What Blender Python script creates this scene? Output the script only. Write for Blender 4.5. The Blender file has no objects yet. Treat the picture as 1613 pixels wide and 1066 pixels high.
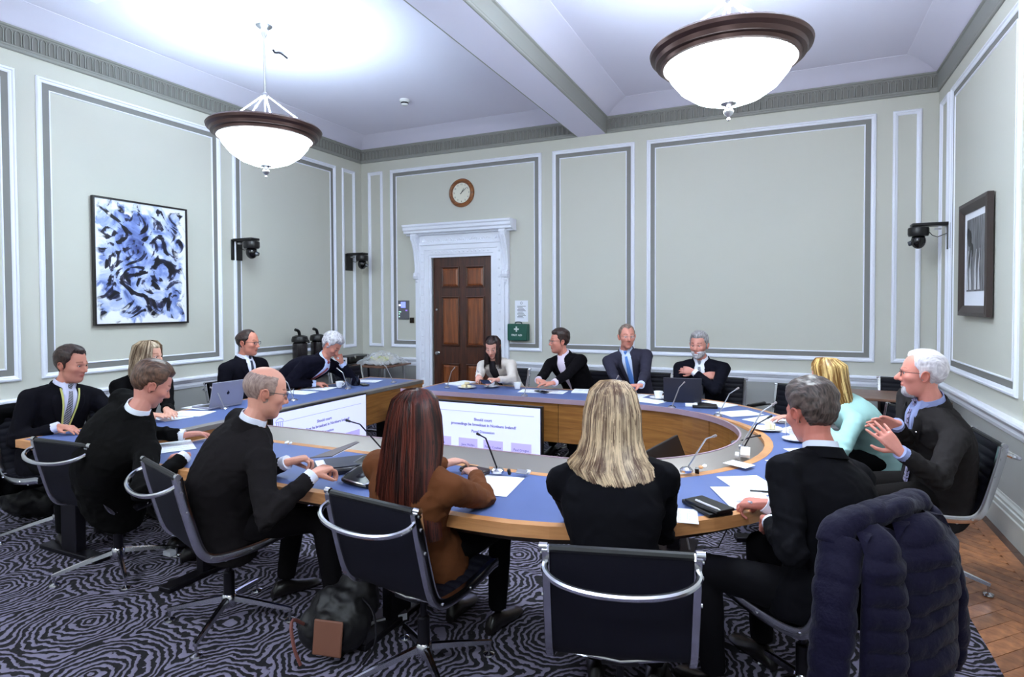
import bpy, bmesh, math, random
import numpy as np
from mathutils import Vector, Matrix, noise
from mathutils.bvhtree import BVHTree
random.seed(7)
PI = math.pi
C = bpy.context.scene.collection
SC = bpy.context.scene

# ------------------------------------------------------------------ camera
W, H = 1613, 1066
FPX, YAW, PITCH, ROLL = 928.11, 0.42026, -0.022475, -0.003677
CAM = Vector((5.9001, -7.1864, 1.6))
PPX, PPY = 825.11, 499.26
_fw = Vector((-math.sin(YAW)*math.cos(PITCH), math.cos(YAW)*math.cos(PITCH), math.sin(PITCH)))
_r = Vector((math.cos(YAW), math.sin(YAW), 0)); _u = _r.cross(_fw)
_r2 = math.cos(ROLL)*_r + math.sin(ROLL)*_u; _u2 = -math.sin(ROLL)*_r + math.cos(ROLL)*_u
cd = bpy.data.cameras.new('camera'); cam = bpy.data.objects.new('camera', cd); C.objects.link(cam)
M = Matrix((_r2, _u2, -_fw)).transposed().to_4x4(); M.translation = CAM
cam.matrix_world = M
cd.sensor_fit = 'HORIZONTAL'; cd.sensor_width = 36; cd.lens = FPX/W*36
cd.shift_x = (W/2-PPX)/W; cd.shift_y = (PPY-H/2)/W
cd.clip_start = .05
SC.camera = cam

def at(x, y, z):
    """point of the horizontal plane at height z seen at pixel x, y (used once, to read positions off)"""
    d = _fw + _r2*((x-PPX)/FPX) - _u2*((y-PPY)/FPX)
    return CAM + d*((z-CAM.z)/d.z)
def atd(x, y, depth):
    d = _fw + _r2*((x-PPX)/FPX) - _u2*((y-PPY)/FPX)
    return CAM + d*depth
def atY(x, y, Y):
    d = _fw + _r2*((x-PPX)/FPX) - _u2*((y-PPY)/FPX)
    return CAM + d*((Y-CAM.y)/d.y)
def atX(x, y, X):
    d = _fw + _r2*((x-PPX)/FPX) - _u2*((y-PPY)/FPX)
    return CAM + d*((X-CAM.x)/d.x)

# ------------------------------------------------------------------ world, exposure
wd = bpy.data.worlds.new('world'); SC.world = wd; wd.use_nodes = True
wd.node_tree.nodes['Background'].inputs[0].default_value = (.5, .55, .7, 1)
wd.node_tree.nodes['Background'].inputs[1].default_value = .3
SC.view_settings.view_transform = 'Standard'; SC.view_settings.look = 'None'
SC.view_settings.exposure = 0.92; SC.view_settings.gamma = 1; SC.view_settings.use_curve_mapping = False
# power of the lamp inside each bowl (W) and glow of the glass
LAMPS = [((1.76, -3.40), 15), ((5.57, -3.40), 50), ((1.76, -7.7), 55), ((5.57, -7.7), 50)]  # last two are unseen, added behind the camera as ambient fill
BOWL_GLOW = 14.0
LAMP_COL = (.89, .94, 1.0)

# ------------------------------------------------------------------ materials
def lin(c):
    return tuple(((v/255)/12.92 if v/255 <= .04045 else ((v/255+.055)/1.055)**2.4) for v in c)
MATS = {}
def mat(name, rgb, rough=.6, metal=0, bump=0, bscale=200, var=0, vscale=8, spec=.5, emit=0, alpha=1, trans=0, coat=0, sheen=0, dist=.002):
    if name in MATS: return MATS[name]
    m = bpy.data.materials.new(name); m.use_nodes = True; MATS[name] = m
    nt = m.node_tree; b = nt.nodes['Principled BSDF']; c = lin(rgb)+(1,)
    b.inputs['Base Color'].default_value = c
    b.inputs['Roughness'].default_value = rough; b.inputs['Metallic'].default_value = metal
    b.inputs['Specular IOR Level'].default_value = spec
    if coat: b.inputs['Coat Weight'].default_value = coat
    if sheen: b.inputs['Sheen Weight'].default_value = sheen
    if trans: b.inputs['Transmission Weight'].default_value = trans
    if alpha < 1: b.inputs['Alpha'].default_value = alpha
    if emit:
        b.inputs['Emission Color'].default_value = c; b.inputs['Emission Strength'].default_value = emit
    tc = nt.nodes.new('ShaderNodeTexCoord')
    n = nt.nodes.new('ShaderNodeTexNoise'); n.inputs['Scale'].default_value = bscale; n.inputs['Detail'].default_value = 3
    nt.links.new(tc.outputs['Object'], n.inputs['Vector'])
    if bump:
        bp = nt.nodes.new('ShaderNodeBump'); bp.inputs['Strength'].default_value = bump; bp.inputs['Distance'].default_value = dist
        nt.links.new(n.outputs['Fac'], bp.inputs['Height']); nt.links.new(bp.outputs['Normal'], b.inputs['Normal'])
    if var:
        n2 = nt.nodes.new('ShaderNodeTexNoise'); n2.inputs['Scale'].default_value = vscale; n2.inputs['Detail'].default_value = 4
        nt.links.new(tc.outputs['Object'], n2.inputs['Vector'])
        mx = nt.nodes.new('ShaderNodeMix'); mx.data_type = 'RGBA'
        mx.inputs[6].default_value = tuple(v*(1-var) for v in c[:3])+(1,)
        mx.inputs[7].default_value = tuple(min(1, v*(1+var)) for v in c[:3])+(1,)
        nt.links.new(n2.outputs['Fac'], mx.inputs[0]); nt.links.new(mx.outputs[2], b.inputs['Base Color'])
    return m
def wood(name, dark, light, rough=.35, scale=(1, 12, 12), wscale=3, coat=.2, axis=None):
    if name in MATS: return MATS[name]
    m = bpy.data.materials.new(name); m.use_nodes = True; MATS[name] = m
    nt = m.node_tree; b = nt.nodes['Principled BSDF']
    tc = nt.nodes.new('ShaderNodeTexCoord'); mp = nt.nodes.new('ShaderNodeMapping'); mp.inputs['Scale'].default_value = scale
    nt.links.new(tc.outputs['Object'], mp.inputs['Vector'])
    n = nt.nodes.new('ShaderNodeTexNoise'); n.inputs['Scale'].default_value = wscale; n.inputs['Detail'].default_value = 6; n.inputs['Distortion'].default_value = .6
    nt.links.new(mp.outputs[0], n.inputs['Vector'])
    cr = nt.nodes.new('ShaderNodeValToRGB'); cr.color_ramp.elements[0].position = .3; cr.color_ramp.elements[1].position = .7
    cr.color_ramp.elements[0].color = lin(dark)+(1,); cr.color_ramp.elements[1].color = lin(light)+(1,)
    nt.links.new(n.outputs['Fac'], cr.inputs[0])
    # every board of its own tone
    oi = nt.nodes.new('ShaderNodeObjectInfo'); hv = nt.nodes.new('ShaderNodeHueSaturation')
    mr = nt.nodes.new('ShaderNodeMapRange'); mr.inputs[3].default_value = .82; mr.inputs[4].default_value = 1.18
    nt.links.new(oi.outputs['Random'], mr.inputs[0])
    if name.startswith('parquet'): nt.links.new(mr.outputs[0], hv.inputs['Value'])
    nt.links.new(cr.outputs[0], hv.inputs['Color']); nt.links.new(hv.outputs[0], b.inputs['Base Color'])
    b.inputs['Roughness'].default_value = rough; b.inputs['Coat Weight'].default_value = coat; b.inputs['Coat Roughness'].default_value = .25
    return m

M_wall = mat('wall_paint_sage', (201, 200, 189), .75, bump=.15, bscale=120)
M_dado = mat('dado_paint_grey', (160, 160, 157), .7, bump=.1, bscale=90)
M_trim = mat('white_gloss_paint', (236, 238, 248), .4, bump=.1, bscale=60)
M_band = mat('grey_band_paint', (130, 129, 126), .7)
M_cornice = mat('cornice_grey_paint', (142, 142, 137), .65)
M_skirt = mat('skirting_paint', (186, 188, 184), .5)
M_ceil = mat('ceiling_paint', (226, 221, 240), .8, bump=.1, bscale=40)
M_chrome = mat('polished_aluminium', (205, 205, 210), .16, 1)
M_steel = mat('brushed_steel', (146, 139, 134), .55, .75, bump=.1, bscale=300)
M_black = mat('black_plastic', (12, 11, 13), .35)
M_sling = mat('navy_chair_mesh', (8, 7, 20), .65, bump=.3, bscale=700, spec=.25)
M_chairedge = mat('chair_edge_piping', (8, 8, 12), .5)
M_blue = mat('blue_linoleum', (86, 103, 154), .5, bump=.05, bscale=300, var=.05)
M_oak = wood('oak_veneer', (128, 82, 36), (164, 112, 56), .35, (1.5, 1.5, 22), 2.5)
M_rim = wood('beech_edge', (186, 126, 76), (212, 152, 98), .35, (2, 2, 20), 2.5)
M_lip = mat('lip_metal_pinkish', (176, 150, 164), .4, .25)
M_door = wood('door_mahogany', (48, 22, 13), (86, 44, 25), .3, (14, 14, 1.2), 2.5, .5)
M_doorp = wood('door_panel_mahogany', (92, 46, 22), (150, 82, 38), .3, (10, 10, 1.0), 2.2, .5)
M_paper = mat('paper', (238, 240, 248), .8)
M_china = mat('white_china', (240, 240, 242), .2, coat=.3)
M_glass = mat('clear_glass', (255, 255, 255), .02, trans=1)
M_bronze = mat('bronze_rim', (84, 62, 58), .38, .6)
M_nickel = mat('satin_nickel', (186, 186, 190), .3, 1)
M_darkmetal = mat('dark_metal', (42, 40, 46), .4, .8)

# ------------------------------------------------------------------ mesh helpers
class MB:
    def __init__(s): s.v = []; s.f = []; s.m = []; s.mi = 0
    def add(s, vs, fs):
        o = len(s.v); s.v += [tuple(p) for p in vs]; s.f += [tuple(i+o for i in f) for f in fs]; s.m += [s.mi]*len(fs); return s
    def box(s, c, d, R=None):
        x, y, z = d[0]/2, d[1]/2, d[2]/2
        vs = [Vector(p) for p in ((-x,-y,-z),(x,-y,-z),(x,y,-z),(-x,y,-z),(-x,-y,z),(x,-y,z),(x,y,z),(-x,y,z))]
        if R is not None: vs = [R @ p for p in vs]
        c = Vector(c)
        return s.add([p+c for p in vs], [(0,3,2,1),(4,5,6,7),(0,1,5,4),(1,2,6,5),(2,3,7,6),(3,0,4,7)])
    def bx(s, x0, x1, y0, y1, z0, z1): return s.box(((x0+x1)/2,(y0+y1)/2,(z0+z1)/2), (abs(x1-x0),abs(y1-y0),abs(z1-z0)))
    def prism(s, poly, z0, z1):
        n = len(poly)
        vs = [(p[0],p[1],z0) for p in poly]+[(p[0],p[1],z1) for p in poly]
        return s.add(vs, [tuple(range(n))[::-1], tuple(range(n,2*n))]+[(i,(i+1)%n,n+(i+1)%n,n+i) for i in range(n)])
    def rings(s, rings, cap=True, closed=False):
        """loft through rings of equal length"""
        n = len(rings[0]); vs = [p for r in rings for p in r]; fs = []
        k = len(rings)
        for j in range(k if closed else k-1):
            a, b = j*n, ((j+1)%k)*n
            fs += [(a+i, a+(i+1)%n, b+(i+1)%n, b+i) for i in range(n)]
        if cap and not closed: fs += [tuple(range(n))[::-1], tuple(range((k-1)*n, k*n))]
        return s.add(vs, fs)
    def sweep(s, pts, sec, up=(0,0,1), closed=False, scales=None, cap=True):
        """sweep section sec [(a,b)] along pts: a sideways (tangent x up), b along up"""
        pts = [Vector(p) for p in pts]; k = len(pts); R = []
        for i, p in enumerate(pts):
            if closed: t = pts[(i+1)%k]-pts[i-1]
            else: t = pts[min(i+1,k-1)]-pts[max(i-1,0)]
            t.normalize(); u = Vector(up); sd = t.cross(u)
            if sd.length < 1e-4: sd = t.cross(Vector((0,1,0)))
            sd.normalize(); u2 = sd.cross(t); sc = 1 if scales is None else scales[i]
            m = 1
            if 0 < i < k-1 or closed:
                a = (pts[i]-pts[i-1]).normalized(); b = (pts[(i+1)%k]-pts[i]).normalized()
                cs = max(.3, math.sqrt(max(0, (1+a.dot(b))/2))); m = 1/cs
            R.append([p+sd*(q[0]*sc*m)+u2*(q[1]*sc) for q in sec])
        return s.rings(R, cap, closed)
    def tube(s, pts, r, n=8, closed=False, flat=1, cap=True):
        pts = [Vector(p) for p in pts]; k = len(pts); R = []
        rr = r if hasattr(r, '__len__') else [r]*k
        nrm = None
        for i, p in enumerate(pts):
            if closed: t = pts[(i+1)%k]-pts[i-1]
            else: t = pts[min(i+1,k-1)]-pts[max(i-1,0)]
            t.normalize()
            if nrm is None:
                nrm = t.cross(Vector((0,0,1)) if abs(t.z) < .9 else Vector((1,0,0))).normalized()
            else:
                nrm = (nrm - t*nrm.dot(t))
                if nrm.length < 1e-5: nrm = t.cross(Vector((0.3,.5,1)))
                nrm.normalize()
            b = t.cross(nrm)
            R.append([p+(nrm*math.cos(a)+b*math.sin(a)*flat)*rr[i] for a in (2*PI*j/n for j in range(n))])
        return s.rings(R, cap, closed)
    def lathe(s, prof, c=(0,0,0), n=24, cap=True):
        return s.rings([[(c[0]+r*math.cos(2*PI*i/n), c[1]+r*math.sin(2*PI*i/n), c[2]+z) for i in range(n)] for r, z in prof], cap)
    def ball(s, c, r, n=12, m=8, R=None):
        c = Vector(c); r = Vector(r) if hasattr(r, '__len__') else Vector((r,r,r)); rings = []
        for j in range(m+1):
            ph = -PI/2+PI*j/m; cr = max(math.cos(ph), 1e-3)
            ring = []
            for i in range(n):
                p = Vector((r.x*cr*math.cos(2*PI*i/n), r.y*cr*math.sin(2*PI*i/n), r.z*math.sin(ph)))
                if R is not None: p = R @ p
                ring.append(c+p)
            rings.append(ring)
        return s.rings(rings)
    def grid(s, fn, nu, nv):
        vs = [fn(i/nu, j/nv) for j in range(nv+1) for i in range(nu+1)]
        fs = [(j*(nu+1)+i, j*(nu+1)+i+1, (j+1)*(nu+1)+i+1, (j+1)*(nu+1)+i) for j in range(nv) for i in range(nu)]
        return s.add(vs, fs)
    def mesh(s, name, mats, smooth=True, angle=40):
        me = bpy.data.meshes.new(name); me.from_pydata(s.v, [], s.f)
        for m in (mats if isinstance(mats, (list,tuple)) else [mats]): me.materials.append(m)
        if any(s.m): me.polygons.foreach_set('material_index', s.m)
        if smooth:
            me.polygons.foreach_set('use_smooth', [True]*len(me.polygons)); me.set_sharp_from_angle(angle=math.radians(angle))
        me.update(); return me
    def build(s, name, mats, parent=None, world=True, smooth=True, angle=40, bevel=0):
        """link as one object; with world=True the coordinates are world ones also under a placed parent"""
        if parent is not None and world:
            Mi = mw(parent).inverted(); s.v = [tuple(Mi @ Vector(p)) for p in s.v]
        o = bpy.data.objects.new(name, s.mesh(name, mats, smooth, angle)); C.objects.link(o)
        if bevel:
            b = o.modifiers.new('bevel', 'BEVEL'); b.width = bevel; b.segments = 2; b.limit_method = 'ANGLE'; b.angle_limit = math.radians(35)
        if parent is not None: o.parent = parent
        return o
def mw(o):
    m = Matrix.LocRotScale(o.location, o.rotation_euler, o.scale)
    return mw(o.parent) @ m if o.parent else m
def tag(o, label=None, cat=None, group=None, kind=None):
    for k, v in (('label', label), ('category', cat), ('group', group), ('kind', kind)):
        if v: o[k] = v
    return o
def thing(name, label, cat, loc=(0,0,0), rz=0, group=None):
    o = bpy.data.objects.new(name, None); C.objects.link(o); o.empty_display_size = .1
    o.location = loc; o.rotation_euler = (0,0,rz); return tag(o, label, cat, group)
def struct(o): o['kind'] = 'structure'; return o
def kids(o): return [c for c in bpy.data.objects if c.parent == o]
def copy_tree(o, parent=None):
    c = o.copy(); C.objects.link(c)
    if parent is not None: c.parent = parent
    for ch in kids(o): copy_tree(ch, c)
    return c
def Rz(a): return Matrix.Rotation(a, 3, 'Z')
def Rx(a): return Matrix.Rotation(a, 3, 'X')
def Ry(a): return Matrix.Rotation(a, 3, 'Y')
def rect(w, h): return [(-w/2,-h/2),(w/2,-h/2),(w/2,h/2),(-w/2,h/2)]
def text(body, size, M4, m, parent, name='lettering', bold=0, align='CENTER', depth=.0004):
    cu = bpy.data.curves.new(name, 'FONT'); cu.body = body; cu.size = size; cu.align_x = align; cu.align_y = 'CENTER'
    cu.extrude = depth; cu.offset = bold; cu.resolution_u = 2; cu.space_line = .95
    o = bpy.data.objects.new(name, cu); C.objects.link(o)
    me = bpy.data.meshes.new_from_object(o.evaluated_get(bpy.context.evaluated_depsgraph_get()))
    bpy.data.objects.remove(o); me.name = name
    me.transform(mw(parent).inverted() @ M4 if parent is not None else M4)
    me.materials.clear(); me.materials.append(m)
    t = bpy.data.objects.new(name, me); C.objects.link(t)
    if parent is not None: t.parent = parent
    return t
def frame4(o, x, y):
    """matrix with origin o, x axis x, y axis y"""
    x = Vector(x).normalized(); y = Vector(y).normalized(); z = x.cross(y)
    m = Matrix((x, y, z)).transposed().to_4x4(); m.translation = Vector(o); return m
# ================================================================== the room
RW, YF, ZC = 7.289, -10.6, 4.03
CT, CB, RT, RB, BT = 3.923, 3.720, .825, .705, .271
PT, PB = 3.576, .967
fl = MB().bx(-.2, RW+.2, YF-.2, .2, -.2, -.022).build('floor', mat('subfloor', (60, 45, 36), .8)); struct(fl)
cl = MB().bx(-.2, RW+.2, YF-.2, .2, ZC, ZC+.2).build('ceiling', M_ceil); struct(cl)
def wall(name, b, d):
    w = MB().bx(*b).build(name, M_wall); struct(w)
    MB().bx(*d).build('dado', M_dado, w); return w
DX0, DX1, DZ = 1.257, 2.216, 2.265
w = MB().bx(-.2, DX0, 0, .2, -.2, ZC+.1).bx(DX1, RW+.2, 0, .2, -.2, ZC+.1).bx(DX0, DX1, 0, .2, DZ, ZC+.1).build('wall_back', M_wall); struct(w); WB = w
MB().bx(0, 1.0, -.006, 0, 0, RT-.05).bx(2.46, RW, -.006, 0, 0, RT-.05).build('dado', M_dado, w)
WL = wall('wall_left', (-.2, 0, YF, 0, -.2, ZC+.1), (0, .006, YF, 0, 0, RT-.05))
WR = wall('wall_right', (RW, RW+.2, YF, 0, -.2, ZC+.1), (RW-.006, RW, YF, 0, 0, RT-.05))
WF = wall('wall_front', (-.2, RW+.2, YF-.2, YF, -.2, ZC+.1), (0, RW, YF, YF+.006, 0, RT-.05))

# profiled mouldings: section (out from wall, height)
rail_sec = [(0,RB),(.012,RB),(.016,RB+.012),(.022,RB+.03),(.022,RB+.055),(.034,RB+.066),(.040,RB+.085),(.055,RB+.092),(.055,RT-.012),(.048,RT),(0,RT)]
skirt_sec = [(0,0),(.022,0),(.022,.148),(.030,.152),(.030,.168),(.022,.174),(.022,.192),(.027,.196),(.027,.212),(.019,.218),(.019,.232),(.022,.238),(.012,.255),(.010,BT),(0,BT)]
def run(name, sec, segs, m):
    """segs: list of (origin, along, out, length)"""
    b = MB()
    for o, al, ou, L in segs:
        o, al, ou = Vector(o), Vector(al), Vector(ou)
        b.rings([[o+al*t+ou*a+Vector((0,0,z)) for a, z in sec] for t in (0, L)])
    return struct(b.build(name, m, smooth=False))
run('trim_1', rail_sec, [((0,0,0),(1,0,0),(0,-1,0),1.0), ((2.46,0,0),(1,0,0),(0,-1,0),RW-2.46)], M_trim)
run('trim_2', rail_sec, [((0,YF,0),(0,1,0),(1,0,0),-YF)], M_trim)
run('trim_3', rail_sec, [((RW,YF,0),(0,1,0),(-1,0,0),-YF)], M_trim)
run('baseboard_back', skirt_sec, [((0,0,0),(1,0,0),(0,-1,0),1.0), ((2.46,0,0),(1,0,0),(0,-1,0),RW-2.46)], M_skirt)
run('baseboard_left', skirt_sec, [((0,YF,0),(0,1,0),(1,0,0),-YF)], M_skirt)
run('baseboard_right', skirt_sec, [((RW,YF,0),(0,1,0),(-1,0,0),-YF)], M_skirt)
# cornice: flat fluted band between a lower bead and the cove
def cornice(n, o, al, ou, L, flutes=True):
    o, al, ou = Vector(o), Vector(al), Vector(ou)
    sec = [(0,CB),(.012,CB),(.02,CB+.008),(.02,CB+.024),(.012,CB+.03),(.016,CB+.036),(.016,CT-.022),(.03,CT-.014),(.03,CT),(0,CT)]
    b = MB().rings([[o+al*t+ou*a+Vector((0,0,z)) for a, z in sec] for t in (0, L)])
    t = struct(b.build('trim_%d' % n, M_cornice, smooth=False))
    if flutes:
        k = int(L/.0615); b = MB(); P = L/k
        z0, z1 = CB+.05, CT-.038
        for i in range(k):
            c = (i+.5)*P; h = P*.36
            # arched flute: two uprights, a round head and the small tongue between flutes
            arc = [(c-h, z0)]+[(c+h*math.cos(a), z1-h+h*math.sin(a)) for a in [PI-PI*j/5 for j in range(6)]]+[(c+h, z0)]
            ring = []
            for q, (s_, z) in enumerate(arc):
                ring.append([o+al*(s_+dx)+ou*(.016+dd)+Vector((0,0,z)) for dx, dd in ((-.005,0),(-.004,.011),(.004,.011),(.005,0))])
            b.rings(ring)
            b.add([o+al*(c+P*.5+dx)+ou*(.016+dd)+Vector((0,0,z)) for z in (z0, z1-.035) for dx, dd in ((-.004,0),(0,.008),(.004,0))], [(0,1,4,3),(1,2,5,4),(3,4,5)])
        f = b.build('fluting', M_cornice, t, smooth=False); f['kind'] = 'stuff'
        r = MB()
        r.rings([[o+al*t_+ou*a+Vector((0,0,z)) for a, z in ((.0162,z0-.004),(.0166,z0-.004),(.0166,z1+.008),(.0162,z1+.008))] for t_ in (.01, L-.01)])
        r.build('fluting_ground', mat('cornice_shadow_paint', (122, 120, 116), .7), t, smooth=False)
    # plaster cove up to the ceiling
    cs = [(0,CT),(.028,CT),(.05,CT+.012),(.13,CT+.055),(.22,CT+.085),(.33,ZC-.003),(.33,ZC+.01),(0,ZC+.01)]
    MB().rings([[o+al*t_+ou*a+Vector((0,0,z)) for a, z in cs] for t_ in (0, L)]).build('cove', M_ceil, t, angle=60)
    return t
BX0, BX1 = 3.455, 3.82
cornice(4, (0,0,0), (1,0,0), (0,-1,0), BX0)
cornice(5, (BX1,0,0), (1,0,0), (0,-1,0), RW-BX1)
cornice(6, (0,-7.0,0), (0,1,0), (1,0,0), 7.0)
cornice(7, (RW,-7.0,0), (0,1,0), (-1,0,0), 7.0, False)
# ceiling beam with its own cornices
bm_ = MB().bx(BX0, BX1, YF, 0, CB, ZC+.05).build('trim_8', M_ceil); struct(bm_)
cornice(9, (BX1,YF,0), (0,1,0), (1,0,0), -YF, False)
cornice(10, (BX0,YF,0), (0,1,0), (-1,0,0), -YF, False)

# wall panels
tn = [10]
def panel(o, al, ou, s0, s1, z0=PB, z1=PT, full=True, gap=None):
    tn[0] += 1
    o, al, ou = Vector(o), Vector(al), Vector(ou)
    def fr(s0, s1, z0, z1, sec):
        # frame swept round the rectangle, section (inwards, out)
        rings = []
        cs = ((s0,z0,1,1),(s1,z0,-1,1),(s1,z1,-1,-1),(s0,z1,1,-1))
        if gap: cs = ((gap[1],z0,0,1),(s1,z0,-1,1),(s1,z1,-1,-1),(s0,z1,1,-1),(s0,z0,1,1),(gap[0],z0,0,1))
        for sx, sz, px, pz in cs:
            rings.append([o+al*(sx+px*a)+Vector((0,0,sz+pz*a))+ou*d for a, d in sec])
        return MB().rings(rings, closed=not gap)
    t = fr(s0, s1, z0, z1, [(0,0),(0,.012),(.008,.022),(.020,.024),(.026,.014),(.036,.012),(.046,.006),(.048,0)]).build('trim_%d' % tn[0], M_trim, smooth=False); struct(t)
    if full:
        fr(s0+.048, s1-.048, z0+.048, z1-.048, [(0,0),(0,.003),(.052,.003),(.052,0)]).build('painted_band', M_band, t, smooth=False)
        fr(s0+.098, s1-.098, z0+.098, z1-.098, [(0,0),(.002,.009),(.010,.009),(.014,.0)]).build('inner_moulding', M_trim, t, smooth=False)
    return t
for a, b_, f in ((.13,.397,0),(.536,2.953,1),(3.105,4.185,1),(4.333,6.745,1),(6.892,7.148,0)): panel((0,0,0),(1,0,0),(0,-1,0),a,b_,full=f,gap=(1.0,2.47) if a == .536 else None)
for a, b_, f in ((.157,.433,0),(.567,2.28,1),(2.44,4.24,1),(4.39,6.2,1)): panel((0,0,0),(0,-1,0),(1,0,0),a,b_,full=f)
for a, b_, f in ((.133,.459,0),(.55,2.345,1),(2.5,4.3,1)): panel((RW,0,0),(0,-1,0),(-1,0,0),a,b_,full=f)

# ------------------------------------------------------------------ door and its white surround
d = thing('door_1', None, None, (DX0, 0, 0)); struct(d)
dw = DX1-DX0
MB().bx(DX0, DX1, .03, .065, 0.005, DZ).build('door_leaf', M_door, d)
lay = [(.13,.43,1.83,2.13),(.53,.83,1.83,2.13),(.13,.43,1.0,1.71),(.53,.83,1.0,1.71),(.13,.43,.22,.76),(.53,.83,.22,.76)]
for x0, x1, z0, z1 in lay:
    x0, x1 = DX0+x0, DX0+x1
    f = MB().rings([[(sx+px*a, .03-dd, sz+pz*a) for a, dd in ((0,0),(.004,.014),(.014,.016),(.022,.006),(.028,0))] for sx, sz, px, pz in ((x0,z0,1,1),(x1,z0,-1,1),(x1,z1,-1,-1),(x0,z1,1,-1))], closed=True)
    f.build('panel_moulding', M_door, d, smooth=False)
    g = [(a, .03-dd) for a, dd in ((.03,.001),(.052,.012))]
    MB().rings([[(x0+a,y,z0+a),(x1-a,y,z0+a),(x1-a,y,z1-a),(x0+a,y,z1-a)] for a, y in g]).build('panel', M_doorp, d, smooth=False)
kn = MB().lathe([(.002,0),(.024,.002),(.026,.006),(.012,.012),(.010,.03),(.022,.04),(.027,.052),(.020,.066),(.003,.070)], n=16)
kn.v = [(DX0+.075+x, .03-z, .90+y) for x, y, z in kn.v]; kn.build('door_knob', M_nickel, d)
kl = MB().lathe([(.002,0),(.016,.002),(.016,.010),(.003,.014)], n=12); kl.v = [(DX0+.05+x, .03-z, 1.52+y) for x, y, z in kl.v]; kl.build('lock', M_nickel, d)
s = thing('trim_40', None, None, (DX0, 0, 0)); struct(s)
for sx, nm in ((-1,'l'),(1,'r')):
    X = (DX0 if sx < 0 else DX1)
    # stepped architrave
    sec = [(0,.02),(0,-.03),(.03,-.03),(.036,-.045),(.10,-.045),(.106,-.055),(.165,-.055),(.175,-.07),(.215,-.07),(.215,-.045),(.262,-.045),(.262,0),(.262,.0)]
    MB().rings([[(X+sx*a, y, z) for a, y in sec] for z in (0, DZ+.22)]).build('architrave', M_trim, s, smooth=False)
    for k in range(19):
        b2 = MB().lathe([(.018,0),(.016,.006),(.009,.009),(.006,.013),(.001,.013)], n=8)
        b2.v = [(X+sx*.136+x, -.053-z, .2+k*.118+y) for x, y, z in b2.v]
        if k == 0: rm = b2.mesh('rosette', M_trim); base = bpy.data.objects.new('rosette', rm); C.objects.link(base); base.parent = s; rm.transform(mw(s).inverted())
        else:
            q = base.copy(); C.objects.link(q); q.parent = s; q.location = (0, 0, k*.118)
    # plain pilaster strip carrying the scrolled corbel
    cx = X+sx*.222
    cor = [(0,1.95),(-.05,1.95),(-.085,1.965),(-.10,2.0),(-.09,2.04),(-.065,2.055),(-.055,2.09),(-.065,2.2),(-.085,2.34),(-.125,2.46),(-.16,2.52),(-.165,2.57),(-.15,2.60),(0,2.60)]
    c2 = MB().rings([[(x, y, z) for y, z in cor] for x in (cx-.045, cx+.045)]); cb = c2.build('corbel', M_trim, s, smooth=False)
    for x in (cx-.047, cx+.047):
        MB().tube([(x, -.055+.042*math.cos(a)*(1-a/14), 2.0+.042*math.sin(a)*(1-a/14)) for a in [j*.5 for j in range(20)]], .006, 5).build('scroll', M_trim, cb)
        MB().tube([(x, -.12+.036*math.cos(a)*(1-a/14), 2.55+.036*math.sin(a)*(1-a/14)) for a in [j*.5 for j in range(20)]], .006, 5).build('scroll', M_trim, cb)
    for q in range(3): MB().ball((cx, -.03-.012*(2-q), 1.93-.028*q), (.03-.007*q, .026, .02)).build('leaf_drop', M_trim, cb)
    for dx in (-.022, .022): MB().tube([(cx+dx, y-.004, z) for y, z in cor[3:12]], .008, 6).build('reed', M_trim, cb)
MB().rings([[(x, y-.0015 if y else 0, z) for y, z in ((0,DZ-.005),(-.03,DZ-.005),(-.03,DZ+.03),(-.045,DZ+.036),(-.045,DZ+.10),(-.055,DZ+.106),(-.055,DZ+.165),(-.07,DZ+.175),(-.07,DZ+.20),(-.05,DZ+.22),(-.05,2.58),(0,2.58))] for x in (DX0-.262, DX1+.262)]).build('lintel', M_trim, s, smooth=False)
fr_ = MB()
for k in range(13):
    x = DX0-.13+k*.0975
    fr_.tube([(x-.04+.08*j/8, -.052, 2.50+.022*math.sin(PI*j/4*(1 if k % 2 else -1))) for j in range(9)], .009, 6)
    fr_.ball((x, -.052, 2.5), (.014,.012,.014), 8, 5)
fr_.build('frieze_ornament', M_trim, s)
db = MB()
for k in range(15): db.ball((DX0+.03+k*.064, -.048, DZ+.07), (.018,.010,.013), 8, 5)
db.build('bead_row', M_trim, s)
cs = [(0,2.58),(-.10,2.58),(-.11,2.60),(-.17,2.605),(-.175,2.635),(-.195,2.65),(-.20,2.685),(-.215,2.70),(-.22,2.725),(0,2.73)]
MB().rings([[(x, y, z) for y, z in [(yy*1, zz) for yy, zz in cs]] for x in (.885, 2.585)]).build('door_cornice', M_trim, s, smooth=False)

# ------------------------------------------------------------------ floor: parquet border and carpet
CX = 6.755
pq = [wood('parquet_oak', (132, 78, 44), (184, 122, 76), .32, (3, 3, 3), 6, .3), wood('parquet_dark', (62, 38, 26), (96, 62, 42), .35, (3, 3, 3), 6, .3)]
L_, B_ = .34, .085
blk = MB().bx(-L_/2, L_/2, -B_/2+.0015, B_/2-.0015, -.02, 0).mesh('parquet_block', pq[0], smooth=False)
def place(me, name, loc, rz):
    o = bpy.data.objects.new(name, me); C.objects.link(o); o.parent = fl; o.location = loc; o.rotation_euler = (0,0,rz); return o
bb = MB().bx(-.0375, .0375, -.299, .299, -.02, .001).mesh('border_board', pq[0], smooth=False)
bd = MB().bx(-.0235, .0235, -.299, .299, -.02, .002).mesh('border_board', pq[1], smooth=False)
for i in range(38):
    y = -.35-i*B_*math.sqrt(2)
    place(blk, 'parquet_block', (6.80, y, 0), PI/4); place(blk, 'parquet_block', (6.80+L_/math.sqrt(2), y+B_/math.sqrt(2), 0), -PI/4)
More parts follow.
